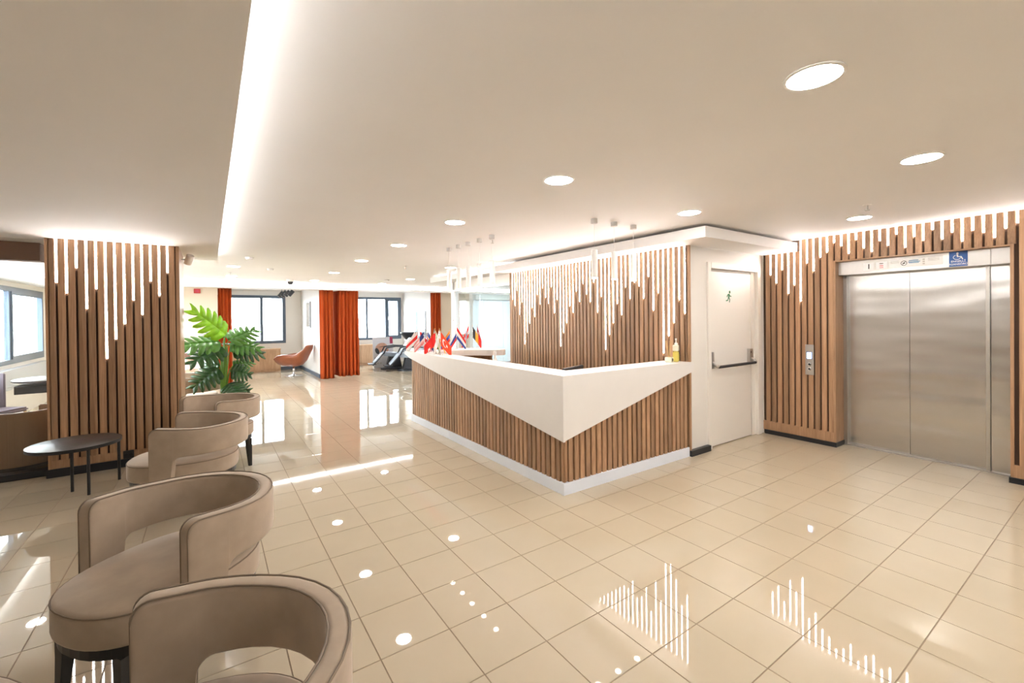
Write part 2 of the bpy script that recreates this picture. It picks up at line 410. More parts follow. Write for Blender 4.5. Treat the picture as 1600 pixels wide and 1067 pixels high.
G(o_).box((4.63, YD-.02, 2.03), (5.65, YD+.06, 2.095)).obj('frame', 'door_white', d, bevel=.004)
G(o_).box((4.632, YD+.022, .008), (5.555, YD+.064, 2.0)).obj('leaf', 'door_white', d, bevel=.003)
G(o_).box((5.558, YD+.020, 0), (5.649, YD+.066, 2.029)).obj('jamb', 'door_white', d)
G(o_).box((4.632, YD+.035, 2.003), (5.557, YD+.066, 2.029)).obj('jamb', 'header_grey', d)
G(o_).box((4.60, YD+.068, 0), (5.68, YD+.14, 2.05)).obj('backing', 'header_grey', d)
pb = G(o_).tube([(4.70, YD-.065, .92), (5.49, YD-.065, .92)], .0165, 12).obj('push_bar', 'black_plastic', d, smooth=True, auto=40)
for x, wdt in ((4.665, .022), (5.50, .04)):
    G(o_).prism([(x-wdt, 1.085), (x+wdt*.6, 1.085), (x+wdt, .95), (x+wdt, .90), (x-wdt, .90)], YD-.016, YD+.0215, 'y').obj('bracket', 'satin_steel', pb)
    G(o_).tube([(x, YD+.0, .965), (x, YD-.045, .945), (x+(.02 if x < 5 else .0), YD-.065, .92)], [.02, .02, .021], 10).obj('bracket_arm', 'satin_steel', pb, smooth=True)
G(o_).box((5.475, YD-.019, 1.035), (5.488, YD-.0165, 1.055)).obj('keyhole', 'black_plastic', pb)
# running figure
rg = G(o_); yy = YD+.0215
rg.prism([(5.075+.017*math.cos(a*PI/6), 1.772+.017*math.sin(a*PI/6)) for a in range(12)], yy-.0015, yy, 'y')
for poly in ([(5.045,1.752),(5.075,1.752),(5.068,1.705),(5.04,1.70)], [(5.07,1.752),(5.085,1.73),(5.11,1.728),(5.11,1.718),(5.078,1.718),(5.06,1.745)],
             [(5.045,1.752),(5.02,1.735),(5.012,1.712),(5.022,1.71),(5.032,1.728),(5.05,1.738)], [(5.05,1.71),(5.068,1.705),(5.083,1.685),(5.075,1.65),(5.062,1.652),(5.068,1.682)],
             [(5.04,1.705),(5.055,1.70),(5.035,1.668),(4.995,1.664),(4.995,1.676),(5.028,1.68)]):
    rg.prism(poly, yy-.0015, yy, 'y')
rg.obj('exit_pictogram', 'exit_green', d)

# ------------------------------------------------------------------ elevator wall
XE = 5.80
OY0, OY1, OZ = .70, 2.055, 2.098
we = strc('wall_elevator', G().box((XE+DP+.002, OY1, 0), (XE+.5, 2.824, ZC)).box((XE+DP+.002, -3.2, 0), (XE+.5, OY0, ZC)).box((XE+DP+.002, OY0, OZ), (XE+.5, OY1, ZC)),
     'slat_back', 'walnut slat wall around the elevator with short light strips', 'wall')
PE = .0683
eledz = [1.998,1.892,2.051,1.755,1.854,1.658,2.105,2.004,2.157,2.206,2.302,2.259,2.166,2.308,2.208,2.16,2.264,2.207,2.313,2.167,2.266,2.218,2.313,2.21,2.264,2.17,2.26,2.227,2.173,2.242,2.278,2.159]
eledz += [2.2, 2.26, 2.12, 1.9, 2.05, 1.7, 2.1, 2.2, 2.0, 1.8, 2.1, 2.25]
for i in range(-1, len(eledz)):
    y = 2.728-PE*(i+.5)
    ztop = ZS if y > 2.42 else ZC
    zb = .16
    if OY0-.01 < y < OY1+.0: zb = OZ-.0
    link('slat', slat, we, (XE+DP, y, zb), (0, 0, PI/2), (1, 1, ztop-zb))
    if i >= 0:
        yl = 2.728-PE*i
        led_x(we, XE+.009, yl, eledz[i], (ZS if yl > 2.42 else ZC)-.001)
for y0, y1 in ((OY1, 2.824), (-3.2, OY0)):
    G().box((XE+.006, y0, .05), (XE+.03, y1, .16)).obj('plinth_board', 'board_wood', we)
G().box((XE+.003, OY1-.022, .05), (XE+.3, OY1, OZ)).obj('reveal_board', 'board_wood', we)
G().box((XE+.003, OY0, .05), (XE+.3, OY0+.022, OZ)).obj('reveal_board', 'board_wood', we)
G().box((XE+.005, OY0, OZ-.014), (XE+.3, OY1, OZ-.001)).obj('reveal_board', 'board_wood', we)
strc('baseboard_elevator', G().box((XE-.012, OY1-.03, 0), (XE+.3, 2.80, .05)), 'black_base', 'black skirting under the slats left of the elevator', 'baseboard')
strc('baseboard_right', G().box((XE-.012, -3.2, 0), (XE+.3, OY0+.03, .05)), 'black_base', 'black skirting under the slats right of the elevator', 'baseboard')
XD = 6.07
el = thing('elevator', 'brushed steel elevator with two closed sliding doors', 'elevator', (XD, 1.4, 0))
o_ = el.location
G(o_).box((XD+.02, OY0+.02, 0), (XD+.22, OY1-.02, OZ)).obj('shaft_back', 'black_metal', el)
G(o_).box((XD-.0, 1.462, .012), (XD+.02, 2.0, 1.955)).obj('door_panel', 'elevator_steel', el)
G(o_).box((XD-.012, .905, .012), (XD+.015, 1.456, 1.955)).obj('door_panel', 'elevator_steel', el)
G(o_).box((XD-.05, 2.0, 0), (XD+.02, 2.036, 1.985)).obj('jamb', 'satin_steel', el)
G(o_).box((XD-.05, .875, 0), (XD+.02, .902, 1.965)).obj('jamb', 'satin_steel', el)
G(o_).box((XD-.03, .722, 0), (XD+.01, .872, 1.965)).obj('side_panel', 'elevator_steel', el)
hd = G(o_).box((5.895, .853, 1.938), (XD+.02, 2.033, OZ-.0145)).obj('header', 'satin_steel', el)
G(o_).box((5.895, .722, 1.938), (XD+.02, .85, OZ-.0145)).obj('header', 'satin_steel', el)
G(o_).box((XD-.06, .722, -.001), (XD+.2, 2.033, .010)).obj('sill', 'satin_steel', el)
xs = 5.8935
def face_text(body, size, mat, y, z, par, x=xs-.001): return text(body, size, mat, par, Vector((x, y, z))-o_, (PI/2, 0, -PI/2))
s = G(o_).box((xs, 1.755, 1.978), (xs+.001, 1.848, 2.062)).obj('floor_sign', 'sign_white', el)
face_text('1', .075, 'ink_black', 1.80, 2.02, s)
s = G(o_).box((xs, 1.64, 1.985), (xs+.001, 1.735, 2.062)).obj('notice', 'sign_white', el)
for z, c in ((2.045, 'ink_black'), (2.02, 'flag_red'), (2.0, 'flag_red')): G(o_).box((xs-.001, 1.672, z-.003), (xs, 1.705, z+.003)).obj('text_line', c, s)
s = G(o_).box((xs, 1.20, 1.985), (xs+.001, 1.625, 2.066)).obj('notice', 'white_plastic', el)
ring = G(o_)
for k in range(16):
    a0, a1 = 2*PI*k/16, 2*PI*(k+1)/16
    ring.prism([(1.50+.026*math.cos(a0), 2.028+.026*math.sin(a0)), (1.50+.026*math.cos(a1), 2.028+.026*math.sin(a1)), (1.50+.021*math.cos(a1), 2.028+.021*math.sin(a1)), (1.50+.021*math.cos(a0), 2.028+.021*math.sin(a0))], xs-.001, xs, 'x')
ring.prism([(1.485, 2.046), (1.489, 2.048), (1.515, 2.010), (1.511, 2.008)], xs-.001, xs, 'x')
ring.prism([(1.49, 2.022), (1.51, 2.022), (1.51, 2.034), (1.49, 2.034)], xs-.001, xs, 'x')
ring.obj('pictogram', 'ink_black', s)
for z, a, b_ in ((2.05, 1.385, 1.46), (2.036, 1.37, 1.465), (2.026, 1.38, 1.46)): G(o_).box((xs-.001, a, z-.004), (xs, b_, z+.004)).obj('text_line', 'ink_blue', s)
for z in (2.052, 2.03, 2.008):
    G(o_).box((xs-.001, 1.335, z-.007), (xs, 1.352, z+.007)).obj('pictogram', 'header_grey', s)
for z in (2.058, 2.05, 2.042, 2.034): G(o_).box((xs-.001, 1.225, z-.0015), (xs, 1.31, z+.0015)).obj('text_line', 'header_grey', s)
for z in (2.055, 2.045, 2.035): G(o_).box((xs-.001, 1.54, z-.0015), (xs, 1.61, z+.0015)).obj('text_line', 'header_grey', s)
s = G(o_).box((xs-.004, 1.025, 1.955), (xs, 1.155, 2.10)).obj('disabled_sign', 'sign_blue', el)
xb = xs-.005
# wheelchair symbol
wg = G(o_)
for k in range(18):
    a0, a1 = PI*.62+PI*1.45*k/18, PI*.62+PI*1.45*(k+1)/18
    wg.prism([(1.098-.029*math.cos(a0), 2.043+.024*math.sin(a0)), (1.098-.029*math.cos(a1), 2.043+.024*math.sin(a1)), (1.098-.024*math.cos(a1), 2.043+.019*math.sin(a1)), (1.098-.024*math.cos(a0), 2.043+.019*math.sin(a0))], xb, xb+.0008, 'x')
wg.prism([(1.095+.009*math.cos(k*PI/5), 2.081+.009*math.sin(k*PI/5)) for k in range(10)], xb, xb+.0008, 'x')
for poly in ([(1.103, 2.07), (1.09, 2.07), (1.088, 2.045), (1.098, 2.045)], [(1.098, 2.052), (1.098, 2.043), (1.068, 2.043), (1.068, 2.052)], [(1.075, 2.05), (1.067, 2.052), (1.054, 2.022), (1.062, 2.018)]):
    wg.prism(poly, xb, xb+.0008, 'x')
wg.obj('pictogram', 'sign_white', s)
face_text('ENGELL\u0130', .0265, 'sign_white', 1.09, 2.003, s, xb); face_text('ASANS\u00d6R\u00dc', .0255, 'sign_white', 1.09, 1.975, s, xb)
for q in list(el.children):
    if q.name.split('.')[0] in ('floor_sign', 'notice', 'disabled_sign'): q.scale = (1, .975, .975); q.location = (0, -.035, .0376)
# call panel
cp = thing('elevator_call_panel', 'small steel elevator call panel with a lit screen and two buttons', 'call panel', (XE, 2.292, .79))
o_ = cp.location
G(o_).box((XE-.010, 2.248, .79), (XE, 2.336, 1.145)).obj('plate', 'satin_steel', cp, bevel=.002)
sc = G(o_).box((XE-.012, 2.264, .975), (XE-.0102, 2.322, 1.06)).obj('screen_frame', 'sign_blue', cp)
G(o_).box((XE-.0135, 2.270, .981), (XE-.0121, 2.316, 1.054)).obj('screen', 'screen_glow', sc)
for z in (.915, .86):
    bt = G().lathe([(.021, 0), (.021, .004), (.016, .006)], seg=16); bt = bt.obj('button', 'chrome', cp, smooth=True, auto=40)
    bt.location = Vector((XE-.010, 2.292, z))-o_; bt.rotation_euler = (0, -PI/2, 0)
    G().lathe([(.012, .006), (.011, .009)], seg=14).obj('cap', 'black_plastic', bt)

# ------------------------------------------------------------------ slatted pillar
YP = 6.03
PX0, PX1, PY1 = -1.297, -.263, 7.0
wp = strc('wall_pillar', G().box((PX0+.012, YP+DP+.002, 0), (PX1-.012, PY1-DP-.002, ZL)), 'slat_back', 'square pillar clad in walnut slats with dripping light strips', 'pillar')
PP = (1.219-.365)/12
pled = [1.89,1.789,2.039,1.635,1.834,1.126,1.324,1.48,1.726,1.574,1.929,1.777,2.026]
slp = slat_mesh(.0540, DP)
for i in range(-1, 13):
    x = -1.219+PP*(i+.5)
    link('slat', slp, wp, (x, YP+DP, .16), (0, 0, PI), (1, 1, ZL-.16))
    link('slat', slp, wp, (x, PY1-DP, .16), (0, 0, 0), (1, 1, ZL-.16))
    if i >= 0:
        h = ZL-.001-pled[i]
        link('led_strip', box_mesh('led_strip', (-.0066, 0, -h), (.0066, .011, 0), 'led'), wp, (-1.219+PP*i, YP+.009, ZL-.001))
        link('led_strip', box_mesh('led_strip', (-.0066, -.011, -h), (.0066, 0, 0), 'led'), wp, (-1.219+PP*(12-i), PY1-.009, ZL-.001))
for x0, x1 in ((PX0, PX0+.03), (PX1-.03, PX1)):
    G().box((x0, YP, .08), (x1, PY1, ZL)).obj('side_board', 'board_wood', wp)
G().box((PX0+.03, YP+.006, .08), (PX1-.03, YP+.025, .16)).obj('plinth_board', 'board_wood', wp)
G().box((PX0+.03, PY1-.025, .08), (PX1-.03, PY1-.006, .16)).obj('plinth_board', 'board_wood', wp)
strc('baseboard_pillar', G().box((PX0-.012, YP-.012, 0), (PX1+.012, PY1+.012, .08)), 'black_base', 'black skirting around the slatted pillar', 'baseboard')
so = thing('wall_socket', 'black power socket low on the slatted pillar beside the armchair', 'socket', (-.71, YP, .085))
G(so.location).box((-.75, YP-.012, .085), (-.665, YP+.004, .165)).obj('plate', 'black_plastic', so, bevel=.003)
for k in (-.02, .02): 
    q = G().lathe([(.016, 0), (.016, .003)], seg=12).obj('outlet', 'black_metal', so); q.location = (k+.0025, -.012, .04); q.rotation_euler = (PI/2, 0, 0)
# glass partition left of the pillar
gp = thing('window_5', 'clear glass partition left of the slatted pillar', 'glass partition', (-2.1, 6.2, 0), kind='structure')
G(gp.location).box((-2.99, 6.19, .06), (PX0-.014, 6.20, ZL)).obj('pane', 'pane_glass', gp)
G(gp.location).box((-2.99, 6.13, 0), (PX0-.014, 6.26, .06)).obj('bottom_rail', 'black_base', gp)
G(gp.location).box((PX0-.030, 6.17, .06), (PX0-.014, 6.22, ZL)).obj('post', 'white_plastic', gp)

# ------------------------------------------------------------------ glass office wall
YG = 8.30
go = thing('window_6', 'glass office wall beyond the slatted desk wall', 'glass wall', (XW+.02, 7.2, 0), kind='structure')
o_ = go.location
G(o_).box((XW, 6.2, 2.075), (XW+.06, YG, ZS)).obj('header', 'wall_white', go)
G(o_).box((XW-.006, 6.2, 2.05), (XW+.066, YG, 2.075)).obj('top_rail', 'satin_steel', go)
for y0, y1 in ((6.21, 7.24), (7.246, YG-.06)):
    G(o_).box((XW+.02, y0, .03), (XW+.032, y1, 2.05)).obj('pane', 'office_glass', go)
G(o_).box((XW, 6.2, 0), (XW+.06, YG, .03)).obj('bottom_rail', 'satin_steel', go)
G(o_).box((XW, YG-.05, 0), (XW+.10, YG+.10, 2.235)).obj('post', 'white_plastic', go)
for z in (1.45, 1.0): 
    q = G().lathe([(.018, 0), (.016, .012)], seg=12).obj('fitting', 'chrome', go); q.location = Vector((XW, YG, z))-o_; q.rotation_euler = (0, -PI/2, 0)
gf = thing('window_7', 'frosted glass front of the pale office behind the reception', 'glass wall', (7.5, 11.95, 0), kind='structure')
o_ = gf.location
G(o_).box((6.58, 11.9, 0), (6.70, 12.04, ZF)).obj('post', 'white_plastic', gf)
G(o_).box((6.70, 11.95, 2.06), (8.5, 11.99, ZF)).obj('header', 'office_glass', gf)
G(o_).box((6.70, 11.94, 2.035), (8.5, 12.0, 2.058)).obj('top_rail', 'silver_panel', gf)
for x0, x1 in ((6.705, 7.12), (7.13, 7.85), (7.86, 8.5)):
    G(o_).box((x0, 11.96, .03), (x1, 11.972, 2.034)).obj('pane', 'frosted_glass', gf)
G(o_).box((6.715, 11.93, 1.96), (6.77, 12.0, 2.034)).obj('hinge', 'satin_steel', gf)
tag(G().box((6.75, 13.9, .0), (7.35, 14.5, 1.1)).box((6.75, 13.88, 1.11), (7.35, 14.5, 1.9)).obj('storage_cabinet', 'silver_panel', bevel=.01), 'tall pale grey cabinet inside the frosted office', 'cabinet')

# ------------------------------------------------------------------ reception desk
dk = thing('reception_desk', 'L-shaped reception desk with walnut slats and a white triangular front', 'reception desk', (2.43, 2.80, 0))
o_ = dk.location
DX, DY, DT = 2.43, 2.80, 1.007
DXE, DYE = 4.20, 6.20
TE = 6.43
LW = .275
G(o_).box((DX+.012, DY+.012, 0), (DX+.05, DYE, .098)).box((DX+.05, DY+.012, 0), (DXE, DY+.05, .098)).obj('plinth', 'plinth_white', dk)
G(o_).box((DX+.005, DY+.005, .0), (DX+.0115, 4.95, .0975)).obj('plinth_panel', 'plinth_white', dk)
G(o_).box((DX+.005, 4.954, .0), (DX+.0115, DYE, .0975)).obj('plinth_panel', 'plinth_white', dk)
G(o_).box((DX+.012, DY+.005, .0), (DXE, DY+.0115, .0975)).obj('plinth_panel', 'plinth_white', dk)
# carcass behind the slats
G(o_).box((DX+.04, DY+.04, .099), (DX+.16, DYE-.01, DT-.045)).box((DX+.16, DY+.04, .099), (DXE, DY+.16, DT-.045)).obj('carcass', 'slat_back', dk)
SB = .099
SWD = .0455
n1 = 25
for k in range(n1):
    x = DX+.062+.068*(k+.5)+.0
    if x+.023 > DXE+.02: break
    link('slat', slat, dk, (x-DX, .038, SB), (0, 0, PI), (1, 1, .84))
for k in range(49):
    y = DY+.062+.068*(k+.5)
    link('slat', slat, dk, (.038, y-DY, SB), (0, 0, PI/2), (1, 1, .84))
G(o_).box((DX+.014, DY+.014, SB), (DX+.062, DY+.062, .52)).obj('corner_post', 'board_wood', dk, bevel=.012)
# white front: two tapering panels meeting in a point at the corner
WT = .022
tz = .45
pan = G(o_)
# left face (x = DX), right face (y = DY): shared folded panel
Lp = [(DX, DYE+.02, .915), (DX, DY, tz), (DX, DY, DT), (DX, TE, DT)]
pan.prism([(TE, .967), (DYE+.02, .915), (DY, tz), (DY, DT-.0005), (TE, DT-.0005)], DX, DX+WT, 'x')
pan.prism([(DX+WT, tz+.009), (4.278, .905), (4.278, DT-.0005), (DX+WT, DT-.0005)], DY, DY+WT, 'y')
pan.obj('front_panel', 'desk_white', dk)
# counter ledge
cg = G(o_)
wave = [(DX+LW, 5.86), (2.86, 5.97), (3.06, 6.02), (3.22, 6.0), (3.36, 5.90), (3.48, 5.76), (3.60, 5.67), (3.70, 5.65), (3.78, 5.70), (3.82, 5.80), (3.82, TE)]
cg.prism([(DX+WT+.0005, DY+WT+.0005), (DXE+.005, DY+WT+.0005), (DXE+.005, DY+LW), (DX+LW, DY+LW)]+wave+[(DX+WT+.0005, TE)], DT-.042, DT)
cg.obj('counter_top', 'desk_white', dk)
ap = G(o_); 
ap.prism([(x, y+.001) for x, y in wave]+[(x, y+.02) for x, y in wave[:-1]][::-1], DT-.085, DT-.043)
ap.obj('counter_edge', 'desk_white', dk)
G(o_).box((DX+.17, 6.06, 0), (3.56, 6.12, DT-.043)).obj('back_panel', 'board_wood', dk)
G(o_).box((3.56, 5.80, 0), (3.60, 6.40, DT-.043)).obj('back_panel', 'board_wood', dk)
G(o_).box((DX+.161, DY+.161, .70), (DX+.75, 6.05, .74)).box((DX+.75, DY+.161, .70), (DXE, DY+.75, .74)).obj('work_surface', 'board_wood', dk)
G(o_).box((DX+.2, DY+.2, 0), (DX+.7, DY+.24, .70)).obj('support', 'board_wood', dk)
G(o_).box((DX+.2, 6.0, 0), (DX+.7, 6.04, .70)).obj('support', 'board_wood', dk)
# things on the desk
mo = thing('computer_monitor', 'dark computer monitor standing just behind the desk corner', 'monitor', (2.98, 3.28, .74), math.radians(20))
G().lathe([(.11, 0), (.11, .008), (.02, .012), (.018, .06)], seg=20, sy=.75).obj('stand', 'black_plastic', mo, smooth=True, auto=40)
G().box((-.20, -.015, .045), (.20, .015, .265)).obj('display', 'black_plastic', mo, bevel=.004)
rs = thing('round_stand', 'white disc on a short post behind the desk ledge', 'desk stand', (2.99, 4.75, .74))
G().lathe([(.05, 0), (.05, .012), (.012, .016), (.012, .17)], seg=20).obj('base', 'white_plastic', rs, smooth=True, auto=40)
q = G().lathe([(.045, -.008), (.048, 0), (.045, .008)], seg=24).obj('disc', 'desk_white', rs); q.location = (0, 0, .20); q.rotation_euler = (PI/2, 0, .55)
G().tube([(0, 0, .24), (0, 0, .33)], .014, 10).obj('post', 'white_plastic', rs)
bo = thing('soap_bottle', 'pump bottle of pale yellow soap at the right end of the counter', 'bottle', (4.135, 2.915, DT), .45)
G().box((-.042, -.03, 0), (.042, .03, .115)).obj('liquid', 'soap', bo, bevel=.01)
G().prism([(-.042, .116), (.042, .116), (.042, .14), (.012, .178), (-.012, .183), (-.036, .178), (-.042, .17)], -.03, .03, 'y').obj('body', 'soap_clear', bo, bevel=.006)
G().lathe([(.018, .180), (.018, .20), (.006, .205), (.006, .235)], seg=14).obj('collar', 'white_plastic', bo)
G().box((-.03, -.008, .236), (.014, .008, .25)).obj('pump', 'white_plastic', bo, bevel=.003)
q = G().lathe([(.013, 0), (.013, .001)], seg=16, sy=1.3).obj('label', 'ink_black', bo); q.location = (.012, -.031, .10); q.rotation_euler = (PI/2, 0, 0)
rd = thing('reed_diffuser', 'small glass reed diffuser with thin sticks beside the soap bottle', 'diffuser', (4.035, 2.93, DT), .3)
G().box((-.036, -.036, 0), (.036, .036, .055)).obj('jar', 'soap_clear', rd, bevel=.006)
G().lathe([(.014, .055), (.014, .068)], seg=12).obj('neck', 'reed', rd)
G().box((-.02, -.0375, .015), (.02, -.0365, .04)).obj('label', 'ink_black', rd)
for dx, dy in ((-.085, .01), (-.045, -.02), (-.03, .02), (.07, .0), (.015, .03)):
    G().tube([(0, 0, .02), (dx, dy, .23)], .003, 6).obj('reed', 'reed', rd)

# flags: design(u, v) gives a material; u along the fly, v down the hoist
def fl_tr(u, v):
    if ((u-.36)**2*2.25+(v-.5)**2) < .075 and ((u-.41)**2*2.25+(v-.5)**2) > .045: return 'white'
    if ((u-.56)**2*2.25+(v-.5)**2) < .012: return 'white'
    return None
DES = {
 'turkey': lambda u, v: fl_tr(u, v) or 'orange_red', 'turkey_dark': lambda u, v: fl_tr(u, v) or 'crimson',
 'red': lambda u, v: 'white' if (u-.55)**2*2+(v-.9)**2 < .02 else 'red',
 'white': lambda u, v: 'white',
 'korea': lambda u, v: ('red' if v < .5 else 'blue') if (u-.5)**2*2.2+(v-.5)**2 < .05 else ('black' if (abs(u-.2) < .06 or abs(u-.8) < .06) and (.12 < v < .3 or .7 < v < .88) and int(v*34) % 2 else 'white'),
 'austria': lambda u, v: 'white' if .33 < v < .66 else 'red',
 'peru': lambda u, v: 'red' if .3 < v < .7 else 'white',
 'denmark': lambda u, v: 'white' if .28 < u < .46 or .4 < v < .6 else 'red',
 'union': lambda u, v: 'red' if abs(u-.5) < .05 or abs(v-.5) < .08 else ('white' if abs(u-.5) < .09 or abs(v-.5) < .14 or abs(abs(u-.5)-abs(v-.5)) < .06 else 'navy'),
 'usa': lambda u, v: ('navy' if u < .42 and v < .54 else ('red' if int(v*13) % 2 == 0 else 'white')),
 'sweden': lambda u, v: 'yellow' if .28 < u < .42 or .4 < v < .6 else 'blue',
 'brazil': lambda u, v: 'blue' if (u-.5)**2*2.2+(v-.5)**2 < .04 else ('yellow' if abs(u-.5)+abs(v-.5)*.9 < .4 else 'green'),
 'pale': lambda u, v: 'green' if .2 < u < .5 and .3 < v < .5 else 'pale',
 'cream': lambda u, v: 'yellow' if v > .66 else 'white',
 'russia': lambda u, v: 'white' if v < .33 else ('blue' if v < .66 else 'red'),
 'nether': lambda u, v: 'red' if v < .33 else ('white' if v < .66 else 'blue'),
 'armenia': lambda u, v: 'red' if v > .66 else ('blue' if v > .33 else 'orange'),
 'norway': lambda u, v: 'navy' if .33 < u < .41 or .44 < v < .56 else ('white' if .28 < u < .46 or .37 < v < .63 else 'red'),
 'belgium': lambda u, v: 'black' if u < .33 else ('yellow' if u < .66 else 'red'),
 'germany': lambda u, v: 'black' if v < .33 else ('red' if v < .66 else 'yellow'),
}
def flag(des, x, y, label, ang, h=.30, droop=58, size=(.21, .14), z=DT, wave=1.0):
    t = thing('table_flag', label, 'flag', (x, y, z), ang, 'small national flags on the reception desk')
    G().lathe([(.026, 0), (.026, .004), (.008, .008), (.004, .012)], seg=14).obj('base', 'chrome', t, smooth=True, auto=40)
    pl = G().tube([(0, 0, .01), (0, 0, h)], .0025, 6).obj('pole', 'chrome', t, smooth=True)
    G().lathe([(.001, 0), (.0045, .004), (.001, .014)], (0, 0, h), seg=8).obj('finial', 'flag_yellow', pl)
    nu, nv = 30, 22; fly, hoist = size; a = math.radians(droop)
    v = []; f = []; mi = []; names = []
    for j in range(nv+1):
        for i in range(nu+1):
            u, w_ = i/nu, j/nv
            d_ = u*fly
            fold = math.sin(u*9+w_*2.5)*.011*wave*min(1, u*3)+math.sin(u*4+1)*.012*wave*u
            squash = 1-.25*u
            v.append((d_*math.cos(a)*1.0, fold, h-.006-w_*hoist*squash-d_*math.sin(a)-.01*u*u))
    for j in range(nv):
        for i in range(nu):
            n = DES[des]((i+.5)/nu, (j+.5)/nv)
            if n not in names: names.append(n)
            mi.append(names.index(n)); k = j*(nu+1)+i; f.append((k, k+1, k+nu+2, k+nu+1))
    me = mesh('cloth', v, f, ['flag_'+n for n in names], True, mi)
    link('cloth', me, t).modifiers.new('thickness', 'SOLIDIFY').thickness = .0015
AL, AR = math.radians(205), math.radians(-20)
def fr(d): return math.radians(d)
flag('turkey', 2.555, 5.42, 'orange-red table flag with white crescent and star, nearest on the desk ledge', fr(-30), .32, 55, (.25, .19))
flag('white', 2.58, 5.53, 'plain white table flag beside the crescent flag', fr(150), .32, 72, (.24, .16))
flag('red', 2.575, 5.62, 'plain bright red table flag left of the white flag', fr(145), .31, 48, (.25, .18))
flag('pale', 2.64, 5.78, 'pale green table flag behind the blue and yellow cross flag', fr(-35), .34, 70, (.24, .16))
flag('cream', 2.66, 5.68, 'cream and yellow table flag behind the bright red flag', fr(-30), .34, 70, (.24, .16))
flag('brazil', 2.68, 5.90, 'green table flag with yellow diamond in the back of the row', fr(-30), .33, 70, (.24, .16))
flag('sweden', 2.575, 5.88, 'blue table flag with a yellow cross', fr(-40), .31, 62, (.25, .18))
flag('usa', 2.575, 6.02, 'table flag with red and white stripes and a dark corner', fr(140), .31, 50, (.25, .17))
flag('union', 2.65, 6.10, 'dark blue table flag with red and white crosses', fr(-45), .31, 68, (.24, .16))
flag('denmark', 2.575, 6.17, 'red table flag with a white cross', fr(-40), .31, 50, (.25, .18))
flag('peru', 2.59, 6.30, 'white table flag with one broad red band', fr(150), .31, 45, (.25, .17))
flag('korea', 2.58, 6.38, 'white table flag with a round emblem and black bars at the far desk end', fr(150), .30, 58, (.25, .17))
flag('armenia', 3.10, 6.24, 'orange, blue and red striped table flag on the rear counter', fr(150), .31, 55, (.25, .17))
flag('nether', 3.24, 6.28, 'red, white and blue striped table flag on the rear counter', fr(-25), .36, 58, (.27, .19))
flag('russia', 3.28, 6.37, 'white, blue and red striped table flag on the rear counter', fr(150), .31, 62, (.25, .17))
flag('norway', 3.50, 6.36, 'red table flag with a dark blue and white cross on the rear counter', fr(165), .37, 64, (.26, .18))
flag('belgium', 3.54, 6.30, 'black, yellow and red table flag on the rear counter', fr(-35), .36, 58, (.26, .18))
flag('turkey_dark', 3.66, 6.36, 'dark red table flag with white crescent at the right end of the row', fr(-35), .37, 74, (.26, .18))

# ------------------------------------------------------------------ pendants over the desk
def pendant(x, y, label):
    t = thing('pendant_lamp', label, 'pendant lamp', (x, y, ZC), 0, 'white tube pendants over the reception desk')
    G().lathe([(.03, -.042), (.03, -.0005)], seg=20).obj('canopy', 'grey_plastic', t, smooth=True, auto=40)
    G().tube([(0, 0, -.042), (0, 0, 2.105-ZC)], .0022, 6).obj('cord', 'white_plastic', t)
    s = G().lathe([(.0285, 1.853-ZC), (.0285, 2.102-ZC), (.024, 2.106-ZC), (.004, 2.107-ZC)], seg=24).obj('tube', 'white_plastic', t, smooth=True, auto=40)
    G().lathe([(.026, 1.845-ZC), (.026, 1.8525-ZC)], seg=24).obj('diffuser', 'pendant_glow', s)
for k, y in enumerate((4.01, 4.27, 4.535, 4.775, 5.03)):
    pendant(2.50, y, ('nearest', 'second', 'middle', 'fourth', 'farthest')[k]+' of five white tube pendants above the long desk side')
for k, x in enumerate((2.88, 3.14, 3.41)):
    pendant(x, 2.87, ('left', 'middle', 'right')[k]+' of three white tube pendants above the short desk side')

# ------------------------------------------------------------------ downlights
def downlight(x, y, label, r=.088, z=ZC):
    t = thing('downlight', label, 'ceiling light', (x, y, z), 0, 'round recessed ceiling lights')
    G().lathe([(r+.012, 0), (r+.012, -.004), (r, -.006), (r, 0)], seg=28).obj('trim_ring', 'white_plastic', t, smooth=True, auto=40)
    G().lathe([(r-.001, -.0045), (r-.001, -.0005)], seg=28).obj('diffuser', 'downlight_glow', t)
DL = [(1.86, .716, 'largest round ceiling light, nearest the viewer at upper right'), (3.357, .754, 'round ceiling light in front of the elevator, right of the largest one'),
      (4.945, 1.541, 'round ceiling light closest to the elevator header'), (1.868, 2.174, 'round ceiling light in the picture centre above the desk corner'),
      (3.407, 2.261, 'round ceiling light just above the soffit corner by the door'), (1.879, 3.65, 'round ceiling light left of the five pendant canopies'),
      (1.893, 5.15, 'fourth round ceiling light of the row along the desk'), (1.913, 6.80, 'fifth round ceiling light of the row along the desk'),
      (1.969, 8.83, 'round ceiling light above the wide orange curtain'), (1.975, 10.785, 'farthest round ceiling light of the row, near the track spots'),
      (3.504, 6.997, 'round ceiling light behind the five white pendants'), (3.745, 9.495, 'round ceiling light above the three-pane window'),
      (3.607, 11.03, 'farthest round ceiling light right of the wide curtain'), (.34, 8.53, 'round ceiling light beyond the lowered ceiling corner'),
      (.38, 10.4, 'round ceiling light above the monstera, nearest the lit soffit'), (6.2, 9.4, 'round ceiling light seen through the office glass')]
for x, y, l in DL: downlight(x, y, l)
for x, y, l in ((1.86, -.75, 'front row left'), (3.36, -.75, 'front row middle'), (4.94, 0, 'right of the elevator'), (1.86, -2.2, 'rear row left'), (3.4, -2.2, 'rear row middle'), (4.94, -1.5, 'rear row right')): downlight(x, y, 'added unseen ceiling light behind the viewer, '+l)  # unseen lamps continuing the grid, added because the lobby needs their light
